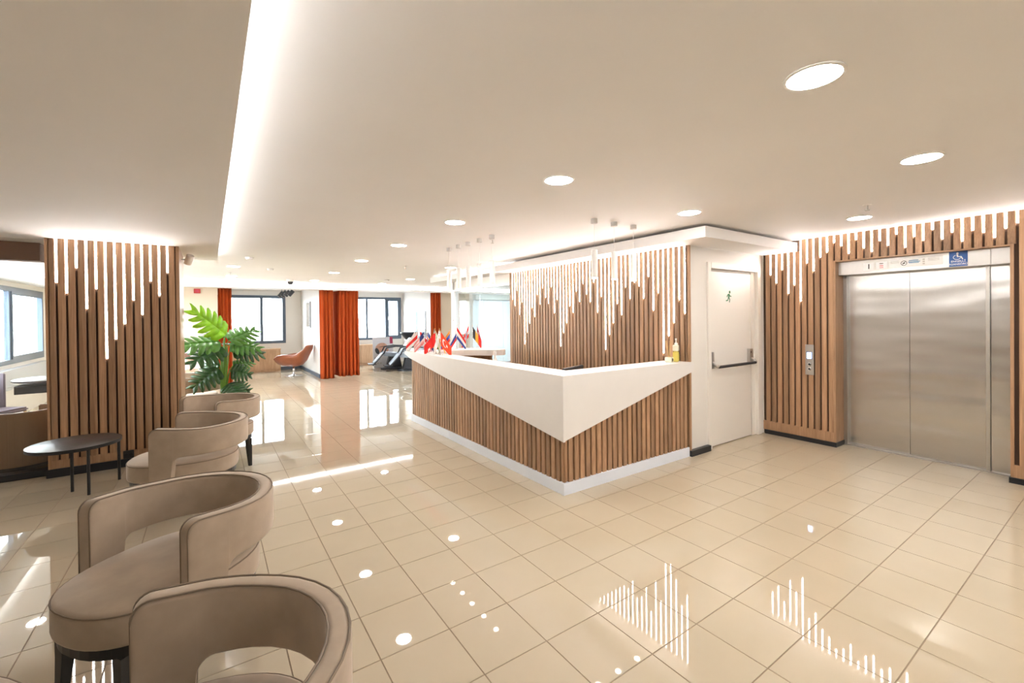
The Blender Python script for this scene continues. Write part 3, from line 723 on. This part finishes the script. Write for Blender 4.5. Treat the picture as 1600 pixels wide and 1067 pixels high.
for x, y, l in ((6.6, 4.5, 'behind the slat wall'), (6.6, 7.0, 'far from the glass'), (5.2, 7.2, 'near the glass'), (7.6, 13.4, 'behind the frosted front')): downlight(x, y, 'added ceiling light brightening the glass office, '+l)  # extra lamps added to brighten the rooms behind the glass
for x, y, l in ((-1.9, 8.2, 'nearer the glass'), (-1.9, 10.2, 'farther back')): downlight(x, y, 'round ceiling light in the cafe, '+l)

# ------------------------------------------------------------------ small ceiling fittings
def sprinkler(x, y, label):
    t = thing('sprinkler', label, 'sprinkler', (x, y, ZC), 0, 'ceiling sprinklers')
    G().lathe([(.028, -.005), (.03, -.0005)], seg=16).obj('rose', 'white_plastic', t)
    G().tube([(0, 0, -.004), (0, 0, -.04)], .007, 8).obj('nozzle', 'satin_steel', t)
    G().lathe([(.018, -.046), (.018, -.042)], seg=12).obj('deflector', 'satin_steel', t)
sprinkler(4.42, 1.325, 'small ceiling sprinkler beside the light before the elevator')
sprinkler(2.65, 4.24, 'small ceiling sprinkler right of the pendant canopies')
sprinkler(2.75, 7.2, 'small ceiling sprinkler in the far middle of the ceiling')
sprinkler(.33, 9.7, 'small ceiling sprinkler above the left curtain')
def detector(x, y, label):
    t = thing('smoke_detector', label, 'smoke detector', (x, y, ZC), 0, 'white ceiling smoke detectors')
    G().lathe([(.05, -.0005), (.05, -.012), (.04, -.03), (.02, -.035)], seg=18).obj('housing', 'white_plastic', t, smooth=True, auto=40)
    G().lathe([(.055, -.008), (.055, -.0005)], seg=18).obj('base_plate', 'grey_plastic', t)
detector(.48, 7.22, 'white smoke detector just beyond the lowered ceiling corner'); detector(.88, 8.65, 'white smoke detector left of the far ceiling lights')
detector(3.35, 9.9, 'white smoke detector near the far end of the desk soffit')
dm = thing('dome_camera', 'dark dome security camera hanging from the ceiling before the soffit', 'camera', (1.48, 10.75, ZC))
G().lathe([(.075, -.0005), (.07, -.05)], seg=18).obj('mount', 'white_plastic', dm, smooth=True, auto=40)
G().lathe([(.06, -.05), (.056, -.085), (.035, -.11), (.005, -.12)], seg=18).obj('dome', 'black_plastic', dm, smooth=True, auto=40)
for k in range(4):
    x, y = 1.76-.05*k, 12.55+.22*k
    t = thing('track_spotlight', ('nearest', 'second', 'third', 'farthest')[k]+' of the four grey spotlights on the salon ceiling', 'spotlight', (x, y, ZC), 0, 'grey track spotlights in the salon')
    G().box((-.03, -.05, -.012), (.03, .05, -.0005)).obj('mount', 'black_metal', t)
    G().tube([(0, 0, -.012), (0, 0, -.17)], .008, 8).obj('arm', 'black_metal', t)
    h = G().lathe([(.02, .085), (.05, .08), (.05, -.08), (.046, -.082)], seg=16).obj('head', 'leather_black', t, smooth=True, auto=40); h.location = (-.02, -.0, -.205); h.rotation_euler = (.2, .65, 0)
    G().lathe([(.044, -.086), (.044, -.082)], seg=16).obj('lens', 'white_plastic', h)
ws = thing('wall_spotlight', 'white cylinder spotlight on the side of the slatted pillar top', 'spotlight', (-.263, 6.6, 2.24))
G().tube([(0, 0, 0), (.035, 0, 0)], .01, 8).obj('arm', 'white_plastic', ws)
q = G().lathe([(.038, -.06), (.04, -.055), (.04, .055), (.036, .06)], seg=18).obj('head', 'white_plastic', ws, smooth=True, auto=40); q.location = (.072, 0, 0); q.rotation_euler = (.5, .3, 0)
fa = thing('fire_alarm', 'small red fire alarm box high on the beige wall', 'fire alarm', (-.21, 11.9, 2.10))
G().box((-.06, -.04, 0), (.06, 0, .10)).obj('housing', 'red_plastic', fa, bevel=.006)
q = G().lathe([(.025, 0), (.022, .006)], seg=14).obj('lens', 'poster_red', fa); q.location = (0, -.04, .05); q.rotation_euler = (PI/2, 0, 0)

# ------------------------------------------------------------------ barrel armchairs
def arm_band():
    R, th = .332, .062
    amax = math.radians(100); straight = .145
    L0 = R*amax; L = L0+straight
    zt, zb, zl = .705, .512, .335
    legw = .145
    def path(s):
        sg = 1 if s >= 0 else -1; a = abs(s)
        if a <= L0: t = a/R; c = (R*math.cos(t), R*math.sin(t)); n = (math.cos(t), math.sin(t))
        else:
            t = amax; n = (math.cos(t), math.sin(t)); e = a-L0
            c = (R*n[0]-n[1]*e, R*n[1]+n[0]*e)
        return (c[0], sg*c[1]), (n[0], sg*n[1])
    def top(s):
        r = .05; a = abs(s); q = zt+.025*min(1.2, max(0, .4-path(s)[0][0]/.3))
        return q if a < L-r else q-(r-math.sqrt(max(0, r*r-(a-(L-r))**2)))
    def bot(s):
        r = .05; a = abs(s); e = L-legw
        if a < e-r: return zb
        if a <= e: return zb-(r-math.sqrt(max(0, r*r-(a-(e-r))**2)))
        return max(zl, zb-.05-(a-e)/.012*(zb-.05-zl))
    S = []
    half = [0, .06, .12, .18, .24, .30, .36, .42, .47]
    e = L-legw
    half += [e-.05+.05*math.sin(k*PI/12) for k in range(7)]+[e+.004, e+.008, e+.012, e+.03, e+.06]+[L-.05+.05*math.sin(k*PI/12) for k in range(7)]
    half = sorted(set(round(h, 5) for h in half))
    S = [-h for h in half[::-1] if h > 0]+half
    v = []; f = []; c = .018; K = 0
    for s in S:
        (px, py), (nx, ny) = path(s); a, b_ = bot(s), top(s)
        hw = th/2; cs = []
        for cx, cz, a0 in ((hw-c, b_-c, 0), (-hw+c, b_-c, 90), (-hw+c, a+c, 180), (hw-c, a+c, 270)):
            for q in range(4):
                an = math.radians(a0+30*q); cs.append((cx+c*math.cos(an), cz+c*math.sin(an)))
        K = len(cs)
        v += [(px+nx*o, py+ny*o, z) for o, z in cs]
    for i in range(len(S)-1):
        for k in range(K):
            j = (k+1) % K; f.append((i*K+k, i*K+j, (i+1)*K+j, (i+1)*K+k))
    f += [tuple(range(K)), tuple(range((len(S)-1)*K, len(S)*K))[::-1]]
    pipes = []
    for off in (th/2-.004, -th/2+.004):
        p = []
        for s in S:
            (px, py), (nx, ny) = path(s); p.append((px+nx*off, py+ny*off, top(s)-.001))
        (px, py), (nx, ny) = path(S[0]); p.insert(0, (px+nx*off, py+ny*off, zl+.01))
        (px, py), (nx, ny) = path(S[-1]); p.append((px+nx*off, py+ny*off, zl+.01))
        pipes.append(p)
    return v, f, pipes
def seat_ring(sc, n=48):
    out = []
    for i in range(n):
        a = 2*PI*i/n; c, s_ = math.cos(a), math.sin(a); e = 2/2.35
        x = (abs(c)**e)*(1 if c >= 0 else -1); y = (abs(s_)**e)*(1 if s_ >= 0 else -1)
        out.append((-.065+.355*x*sc, .300*y*sc))
    return out
BV, BF, BP = arm_band()
M_band = mesh('arm_band', BV, BF, 'fabric', True); M_band.set_sharp_from_angle(angle=math.radians(50))
g = G()
for p in BP: g.tube(p, .0032, 6)
M_pipe = mesh('piping', g.v, g.f, 'piping', True)
prof = [(.95, .325), (.99, .33), (1, .342), (1, .432), (.985, .448), (.95, .455), (.6, .462), (.25, .465)]
v = []; f = []; n = 48
for sc_, z in prof: v += [(x, y, z) for x, y in seat_ring(sc_)]
for k in range(len(prof)-1): f += [(k*n+i, k*n+(i+1) % n, (k+1)*n+(i+1) % n, (k+1)*n+i) for i in range(n)]
f += [tuple(range(n))[::-1], tuple(range((len(prof)-1)*n, len(prof)*n))]
M_seat = mesh('seat', v, f, 'fabric', True)
g = G().tube([(x, y, .444) for x, y in seat_ring(.997)], .003, 6, True); M_spipe = mesh('seat_piping', g.v, g.f, 'piping', True)
g = G().prism(seat_ring(.95), .283, .3245); M_ring = mesh('base_ring', g.v, g.f, 'black_metal')
legs = []
for x, y in ((-.33, -.17), (-.33, .17), (.17, -.20), (.17, .20)):
    g = G(); vv = []
    for z, r_, k in ((.283, .024, 1), (.20, .021, 1.01), (0, .013, 1.05)):
        vv += [(x*k+dx*r_, y*k+dy*r_, z) for dx, dy in ((-1, -1), (1, -1), (1, 1), (-1, 1))]
    g.add(vv, [(0, 1, 2, 3), (8, 9, 10, 11)]+[(q*4+i, q*4+(i+1) % 4, q*4+4+(i+1) % 4, q*4+4+i) for q in range(2) for i in range(4)])
    legs.append(mesh('leg', g.v, g.f, 'black_metal'))
def armchair(x, y, face_deg, label):
    t = thing('armchair', label, 'armchair', (x, y, 0), math.radians(face_deg+180), 'taupe barrel armchairs along the lobby')
    b_ = link('arm_band', M_band, t); link('piping', M_pipe, b_)
    s_ = link('seat', M_seat, t); link('piping', M_spipe, s_)
    link('base_ring', M_ring, t)
    for m_ in legs: link('leg', m_, t)
armchair(-.055, 1.275, 168, 'nearest taupe barrel armchair, cut by the bottom edge')
armchair(-.113, 2.477, 217, 'whole taupe barrel armchair in the foreground facing the viewer, second nearest')
armchair(-.104, 4.34, 169, 'taupe barrel armchair turned side-on beside the black round table')
armchair(.074, 5.40, 208, 'taupe barrel armchair right of the slatted pillar, fourth nearest')
armchair(-.20, 7.78, 175, 'taupe barrel armchair half hidden behind the pillar, beside the plant')
pf = thing('ottoman', 'round taupe upholstered stool, only its rim showing in the bottom left corner', 'stool', (-.73, 1.74, 0), math.radians(120))
q = link('seat', M_seat, pf); link('piping', M_spipe, q); link('base_ring', M_ring, pf)
for m_ in legs: link('leg', m_, pf)

# round side table
st = thing('side_table', 'low round black side table with thin legs before the pillar', 'side table', (-1.0, 5.46, 0))
G().lathe([(.305, .405), (.312, .408), (.312, .428), (.305, .431)], seg=40).obj('table_top', 'table_top', st, smooth=True, auto=40)
q = G().lathe([(.3135, .402), (.3135, .430)], seg=40).obj('rim', 'black_metal', st, smooth=True, auto=40)
for x, y in ((.118, -.216), (-.02, -.03), (.275, .12)):
    G().tube([(x, y, 0), (x, y, .406)], .0115, 8).obj('leg', 'black_metal', st)

# ------------------------------------------------------------------ monstera plant
pt = thing('monstera_plant', 'tall monstera plant with split leaves behind the armchairs', 'plant', (.14, 7.35, 0))
G().lathe([(.11, 0), (.15, .02), (.17, .30), (.16, .30), (.15, .27)], seg=24).obj('pot', 'pot_dark', pt, smooth=True, auto=40)
G().lathe([(.15, .26), (.02, .272)], seg=20).obj('soil', 'soil', pt)
def leaf(base, tip, width, mat, nrm, lobes=6, sag=.12):
    base, tip = Vector(base), Vector(tip); ax = tip-base; Ln = ax.length; ax.normalize()
    nrm = Vector(nrm); nrm = (nrm-ax*nrm.dot(ax)).normalized(); sd = ax.cross(nrm)
    def pt_(u, w_): return base+ax*u*Ln+sd*w_*width-nrm*(abs(w_)**1.6*.18*width+sag*Ln*u*u)
    g = G(); vv = []; ff = []
    def wid(u): return math.sin(PI*min(1, (u*.86+.14))**.8)**.75
    for sgn in (-1, 1):
        for k in range(lobes):
            u0, u1 = k/lobes*.92, (k+1)/lobes*.92+(.02 if k < lobes-1 else .06)
            um = (u0+u1)/2; lean = .10+.08*k/lobes
            wd_ = wid(um)
            i = len(vv); cut = .0075 if k else 0
            for w_ in (0, .33, .66, .93):
                u_a = u0+cut*(.2+4.5*w_**2)+lean*w_*(.55+.45*w_); u_b = u1-cut*(.2+4.5*w_**2)+lean*w_*(.55+.45*w_)
                vv += [pt_(u_a, sgn*w_*wd_), pt_(u_b, sgn*w_*wd_)]
            vv.append(pt_(um+lean*1.15, sgn*wd_*1.08))
            ff += [(i+2*q, i+2*q+1, i+2*q+3, i+2*q+2) for q in range(3)]+[(i+6, i+7, i+8)]
    g.add(vv, ff)
    o = g.obj('leaf', mat, pt, smooth=True, solid=.003)
    return o
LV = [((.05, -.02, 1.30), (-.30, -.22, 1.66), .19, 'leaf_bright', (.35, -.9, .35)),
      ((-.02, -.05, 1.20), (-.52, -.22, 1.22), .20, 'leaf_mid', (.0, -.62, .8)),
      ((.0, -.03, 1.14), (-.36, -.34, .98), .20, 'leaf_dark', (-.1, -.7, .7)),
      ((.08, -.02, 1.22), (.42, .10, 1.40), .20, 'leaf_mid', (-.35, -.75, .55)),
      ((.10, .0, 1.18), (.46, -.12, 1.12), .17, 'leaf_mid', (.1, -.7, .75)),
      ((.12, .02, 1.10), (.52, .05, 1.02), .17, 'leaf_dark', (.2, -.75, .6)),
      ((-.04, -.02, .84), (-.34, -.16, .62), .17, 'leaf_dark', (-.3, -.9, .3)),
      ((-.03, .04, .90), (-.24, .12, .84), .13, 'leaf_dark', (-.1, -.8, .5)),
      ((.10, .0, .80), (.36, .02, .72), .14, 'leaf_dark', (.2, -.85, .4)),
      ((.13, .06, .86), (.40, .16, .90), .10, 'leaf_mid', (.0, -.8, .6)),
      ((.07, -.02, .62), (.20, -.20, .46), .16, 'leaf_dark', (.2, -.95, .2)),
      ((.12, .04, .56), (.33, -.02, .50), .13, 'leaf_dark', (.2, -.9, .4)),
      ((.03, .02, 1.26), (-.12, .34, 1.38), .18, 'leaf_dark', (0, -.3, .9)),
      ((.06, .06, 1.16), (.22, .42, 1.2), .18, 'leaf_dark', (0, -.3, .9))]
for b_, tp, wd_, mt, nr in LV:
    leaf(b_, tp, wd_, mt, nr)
    b_ = Vector(b_)
    G().tube([(b_.x*.25, b_.y*.3, .27), (b_.x*.35, b_.y*.4, .27+(b_.z-.27)*.5), (b_.x*.7, b_.y*.8, b_.z-.05), b_], [.012, .010, .007, .005], 7).obj('stem', 'stem_green', pt, smooth=True)

# ------------------------------------------------------------------ curtains
def curtain(x0, x1, y, label, n, amp=.045, top=ZF-.005, bot=.02, flare=.03, fold=0):
    t = thing('curtain', label, 'curtain', ((x0+x1)/2, y, bot), 0, 'orange curtains hung from the soffit')
    nx, nz = n*14, 14; v = []; f = []; xc = (x0+x1)/2; ph = random.random()*6
    for k in range(nz+1):
        w_ = k/nz; z = (bot+(top-bot)*(1-w_))-bot
        for i in range(nx+1):
            u = i/nx
            x = (u-.5)*(x1-x0)*(1+flare*2*w_)
            p = u*n*2*PI
            v.append((x+.012*math.sin(p*1.0+ph)*w_, amp*(.55+.45*w_)*math.sin(p+.6*math.sin(p*.37+ph)+.25*w_)+.012*math.sin(p*.31+ph*2)+(.4*max(0, u-.86)/.14 if fold > 0 else (.4*max(0, .12-u)/.12 if fold < 0 else 0)), z+(.008*math.sin(p*.5) if k == nz else 0)))
    for k in range(nz):
        for i in range(nx): a = k*(nx+1)+i; f.append((a, a+1, a+nx+2, a+nx+1))
    o = link('cloth', mesh('cloth', v, f, 'curtain_orange', True), t)
    o.modifiers.new('thickness', 'SOLIDIFY').thickness = .004
    G().box((-(x1-x0)/2, -.012, top-bot), ((x1-x0)/2, .012, top-bot+.005)).obj('rail', 'white_plastic', t)
curtain(2.27, 2.655, 11.80, 'left half of the wide orange curtain on the partition end', 4, bot=.0, fold=1, flare=.015)
curtain(2.70, 3.24, 11.84, 'right half of the wide orange curtain on the partition end', 6, bot=.03, fold=-1, flare=.015)
curtain(.17, .43, 11.98, 'narrow orange curtain behind the monstera plant', 4)
curtain(5.27, 5.585, 11.82, 'narrow orange curtain behind the table flags', 4)

# ------------------------------------------------------------------ salon furniture
def cabinet(x0, x1, y0, y1, h, nd, label):
    t = thing('low_cabinet', label, 'cabinet', ((x0+x1)/2, (y0+y1)/2, 0))
    o = t.location
    G(o).box((x0, y0+.022, 0), (x1, y1, h-.025)).obj('body', 'cabinet_wood', t)
    G(o).box((x0-.01, y0-.005, h-.025), (x1+.01, y1, h)).obj('top', 'cabinet_wood', t)
    wdt = (x1-x0)/nd
    for k in range(nd): G(o).box((x0+k*wdt+.003, y0, .06), (x0+(k+1)*wdt-.003, y0+.02, h-.03)).obj('door', 'cabinet_wood', t)
    G(o).box((x0, y0+.01, 0), (x1, y0+.022, .055)).obj('plinth', 'cabinet_wood', t)
cabinet(.35, 1.72, 14.55, 14.84, .655, 3, 'low light wood cabinet under the left salon window')
cabinet(2.9, 4.42, 14.55, 14.84, .66, 4, 'low light wood cabinet behind the wide orange curtain')
def shell(g, prof, wdt, rise, nu=14):
    n = len(prof); vv = []; ff = []
    for k, (x, z) in enumerate(prof):
        for i in range(nu+1):
            u = i/nu*2-1
            vv.append((x-.06*abs(u)**3*(1 if rise[k] > .1 else .3), u*wdt[k], z+rise[k]*abs(u)**2.6))
    for k in range(n-1):
        for i in range(nu): a = k*(nu+1)+i; ff.append((a, a+1, a+nu+2, a+nu+1))
    return g.add(vv, ff)
def swivel(name, x, y, rz, label, mat, s=1.0, group=None):
    t = thing(name, label, 'chair', (x, y, 0), rz, group)
    prof = [(-.345, .345), (-.33, .315), (-.22, .285), (-.07, .27), (.08, .27), (.2, .30), (.29, .39), (.35, .52), (.41, .66), (.45, .79), (.455, .82)]
    wd_ = [.22, .26, .29, .31, .32, .32, .31, .29, .25, .19, .14]
    rs_ = [.10, .17, .27, .31, .31, .27, .20, .12, .05, .01, 0]
    shell(G(), prof, wd_, rs_).obj('shell', mat, t, smooth=True, solid=.035)
    G().lathe([(.18, .33), (.22, .36), (.20, .385), (.05, .39)], (-.05, 0, 0), seg=20).obj('cushion', mat, t, smooth=True)
    G().tube([(0, 0, .03), (0, 0, .268)], [.03, .022], 12).obj('post', 'chrome', t, smooth=True)
    G().lathe([(.235, 0), (.235, .008), (.06, .025), (.03, .05)], seg=28).obj('base', 'chrome', t, smooth=True, auto=40)
swivel('swivel_chair', 1.84, 13.0, -.62, 'brown leather swivel egg chair on a chrome disc base', 'leather_tan')
swivel('office_chair', 4.86, 7.45, -.5, 'white and mauve shell chair inside the glass office', 'mauve')
wr = thing('wall_mirror', 'narrow framed panel on the white partition above the swivel chair', 'mirror', (2.33, 13.53, 1.27))
G(wr.location).box((2.30, 13.27, 1.27), (2.328, 13.80, 2.0)).obj('frame', 'silver_panel', wr, bevel=.004)
G(wr.location).box((2.297, 13.30, 1.30), (2.2995, 13.77, 1.97)).obj('glass', 'chrome', wr)
mr_ = thing('wash_mirror', 'tall pale mirror on the right salon wall above the flags', 'mirror', (5.56, 13.3, .8))
G(mr_.location).box((5.535, 12.85, .80), (5.559, 13.65, 1.72)).obj('frame', 'silver_panel', mr_)
G(mr_.location).box((5.532, 12.87, .82), (5.5345, 13.63, 1.70)).obj('glass', 'office_glass', mr_)
# posters
def poster(x, y, rz, wdt, h, label, lean, build):
    t = thing('poster_board', label, 'poster', (x, y, 0), rz)
    b_ = G().box((-wdt/2, 0, 0), (wdt/2, .012, h)).obj('board', 'poster_grey', t); b_.rotation_euler = (-lean, 0, 0)
    build(b_)
    return t
def blob(b_, x, z, rx, rz_, mat, rot=0, y=-.0015, name='picture'):
    pts = []
    for k in range(20):
        a = 2*PI*k/20; px, pz = rx*math.cos(a), rz_*math.sin(a)
        pts.append((x+px*math.cos(rot)-pz*math.sin(rot), z+px*math.sin(rot)+pz*math.cos(rot)))
    return G().prism(pts, y, y+.001, 'y').obj(name, mat, b_)
def build_r(b_):
    blob(b_, -.05, .60, .19, .15, 'poster_skin', .2); blob(b_, -.19, .50, .06, .10, 'black_plastic', .4, -.002)
    blob(b_, .06, .52, .11, .07, 'poster_skin', .2, -.002); blob(b_, .04, .64, .17, .015, 'poster_skin_dark', .12, -.003)
    G().box((.22, -.002, .72), (.315, -.001, .928)).obj('picture', 'poster_red', b_)
    text('SMT', .10, 'ink_black', b_, (-.19, -.002, .26), (PI/2, 0, 0))
    G().box((-.22, -.002, .88), (.1, -.001, .893)).obj('text_line', 'header_grey', b_)
    G().box((-.22, -.002, .10), (-.15, -.001, .15)).box((-.12, -.002, .10), (-.07, -.001, .15)).obj('text_line', 'header_grey', b_)
poster(4.46, 13.55, 0, .63, .93, 'grey poster board of a massage leaning under the right window', .12, build_r)
def build_l(b_):
    G().box((-.30, -.002, 0), (.30, -.001, .42)).obj('picture', 'poster_pink', b_)
    blob(b_, -.10, .62, .10, .055, 'poster_skin', -.7, -.003); blob(b_, -.16, .52, .11, .04, 'poster_pink', -.5, -.0045)
    blob(b_, -.04, .55, .12, .07, 'poster_pink', -.8, -.004); blob(b_, -.19, .74, .06, .07, 'poster_skin_dark', .2, -.0025)
    blob(b_, -.12, .43, .13, .04, 'poster_skin', .1, -.005)
    text('THERAPULA', .045, 'header_grey', b_, (-.09, -.0025, .33), (PI/2, 0, 0))
poster(-.22, 11.70, .0, .62, .95, 'poster board with hands on a pale ground against the beige wall', .08, build_l)

# wash-basin recliners
def recliner(x, y, rz, label):
    t = thing('salon_recliner', label, 'recliner', (x, y, 0), rz, 'black reclining wash chairs')
    G().prism([(-.30, .40), (.20, .36), (.22, .46), (-.30, .52)], -.24, .24, 'y').obj('seat', 'cushion_grey', t, bevel=.02)
    G().prism([(.18, .40), (.30, .40), (.62, .86), (.52, .92)], -.24, .24, 'y').obj('backrest', 'cushion_grey', t, bevel=.02)
    G().prism([(.31, .39), (.36, .40), (.68, .85), (.63, .87)], -.26, .26, 'y').obj('back_shell', 'leather_black', t)
    G().prism([(-.31, .44), (-.31, .50), (-.58, .20), (-.54, .16)], -.20, .20, 'y').obj('leg_rest', 'cushion_grey', t, bevel=.012)
    G().box((-.72, -.2, .15), (-.5, .2, .175)).obj('foot_plate', 'leather_black', t)
    for s_ in (-1, 1):
        G().tube([(-.30, s_*.27, .46), (-.22, s_*.27, .64), (.05, s_*.27, .68), (.35, s_*.27, .66)], .022, 8).obj('armrest', 'leather_black', t, smooth=True)
        G().tube([(-.31, s_*.23, .46), (-.52, s_*.22, .22), (-.60, s_*.21, .13)], .018, 8).obj('leg_rail', 'leather_black', t, smooth=True)
    G().prism([(-.2, .05), (.25, .05), (.18, .37), (-.12, .37)], -.14, .14, 'y').obj('pedestal', 'leather_black', t)
    G().lathe([(.30, 0), (.30, .03), (.2, .05)], seg=24, sx=1.2).obj('base', 'leather_black', t)
recliner(4.55, 13.0, -.2, 'black and grey reclining wash chair in front of the massage poster')
recliner(4.78, 12.25, -.2, 'black and grey reclining wash chair half hidden by the desk end')
wb = thing('wash_basin', 'black wash basin on a post behind the first flags', 'basin', (5.22, 13.45, 0))
G().lathe([(.06, .82), (.10, .84), (.25, 1.03), (.25, 1.06), (.22, 1.05), (.1, .90)], seg=24).obj('bowl', 'leather_black', wb, smooth=True)
G().tube([(0, 0, 0), (0, 0, .84)], .05, 12).obj('post', 'white_plastic', wb)
G().lathe([(.18, 0), (.18, .02)], seg=20).obj('base', 'chrome', wb)

# ------------------------------------------------------------------ cafe behind the glass
tag(G().box((-2.54, 6.45, 2.13), (-1.42, 6.62, ZL-.001)).obj('ceiling_beam', 'beam_brown', kind='structure'), 'brown beam under the cafe ceiling left of the pillar', 'beam')
sf = strc('trim_3', G().box((CX+.001, 7.4, 2.14), (-2.30, 11.88, 2.25)), 'ceiling_white', 'narrow lit soffit over the cafe window', 'soffit')
G().box((-2.50, 7.45, 2.2505), (-2.47, 11.8, 2.27)).obj('led_strip', 'cove_led', sf)
tag(G().box((CX+.002, 7.0, .55), (CX+.12, 11.6, .80)).box((CX+.002, 7.0, .50), (CX+.10, 11.6, .54)).obj('window_bench', 'silver_panel'), 'pale ledge running below the cafe window', 'ledge')
ct = thing('cafe_table', 'round stone-topped cafe table behind the glass left of the pillar', 'table', (-1.72, 8.35, 0))
G().lathe([(.38, .735), (.39, .74), (.39, .76), (.38, .765)], seg=32).obj('table_top', 'table_top', ct, smooth=True, auto=40)
G().tube([(0, 0, .02), (0, 0, .735)], .035, 12).obj('post', 'black_metal', ct)
G().box((-.3, -.3, .60), (.3, .3, .70)).obj('under_box', 'black_metal', ct)
G().lathe([(.25, 0), (.25, .02), (.04, .03)], seg=24).obj('base', 'black_metal', ct)
cn = thing('candle_holder', 'small brass stemmed holder on the cafe table', 'candle holder', (-1.66, 8.2, .765))
G().lathe([(.045, 0), (.045, .006), (.006, .012), (.006, .06), (.03, .075), (.028, .075)], seg=16).obj('stem', 'reed', cn, smooth=True)
G().lathe([(.026, .075), (.022, .09)], seg=12).obj('cup', 'reed', cn)
def cafe_chair(x, y, rz, label, mat, zt=.80):
    t = thing('cafe_chair', label, 'chair', (x, y, 0), rz, 'cafe chairs behind the glass')
    G().box((-.22, -.22, .42), (.22, .22, .47)).obj('seat', mat, t, bevel=.02)
    b_ = G()
    pts = [(.24*math.cos(a), .24*math.sin(a)) for a in [math.radians(-75+15*k) for k in range(11)]]
    inn = [(.21*math.cos(a), .21*math.sin(a)) for a in [math.radians(-75+15*k) for k in range(11)]]
    b_.prism(pts+inn[::-1], .44, zt); b_.obj('backrest', mat, t, bevel=.008)
    for sx in (-1, 1):
        for sy in (-1, 1): G().tube([(sx*.19, sy*.19, .42), (sx*.22, sy*.22, 0)], [.014, .010], 8).obj('leg', 'reed', t)
tb = thing('tub_chair', 'brown tub chair just behind the glass beside the pillar', 'chair', (-1.63, 6.70, 0), math.radians(-40))
a_ = [math.radians(-115+10*k) for k in range(24)]
G().prism([(.30*math.cos(a), .30*math.sin(a)) for a in a_]+[(.255*math.cos(a), .255*math.sin(a)) for a in a_[::-1]], .06, .60).obj('shell', 'brown_shell', tb, bevel=.01)
G().lathe([(.22, .10), (.245, .12), (.245, .36), (.22, .40), (.05, .41)], seg=24).obj('seat', 'fabric', tb, smooth=True, auto=40)
G().lathe([(.22, 0), (.22, .059)], seg=24).obj('base', 'black_metal', tb)
cafe_chair(-2.14, 7.78, 2.6, 'dark grey cafe chair by the cafe window', 'grey_fabric', .88)
cafe_chair(-2.17, 7.02, 2.2, 'taupe cafe chair at the left picture edge', 'fabric', .76)
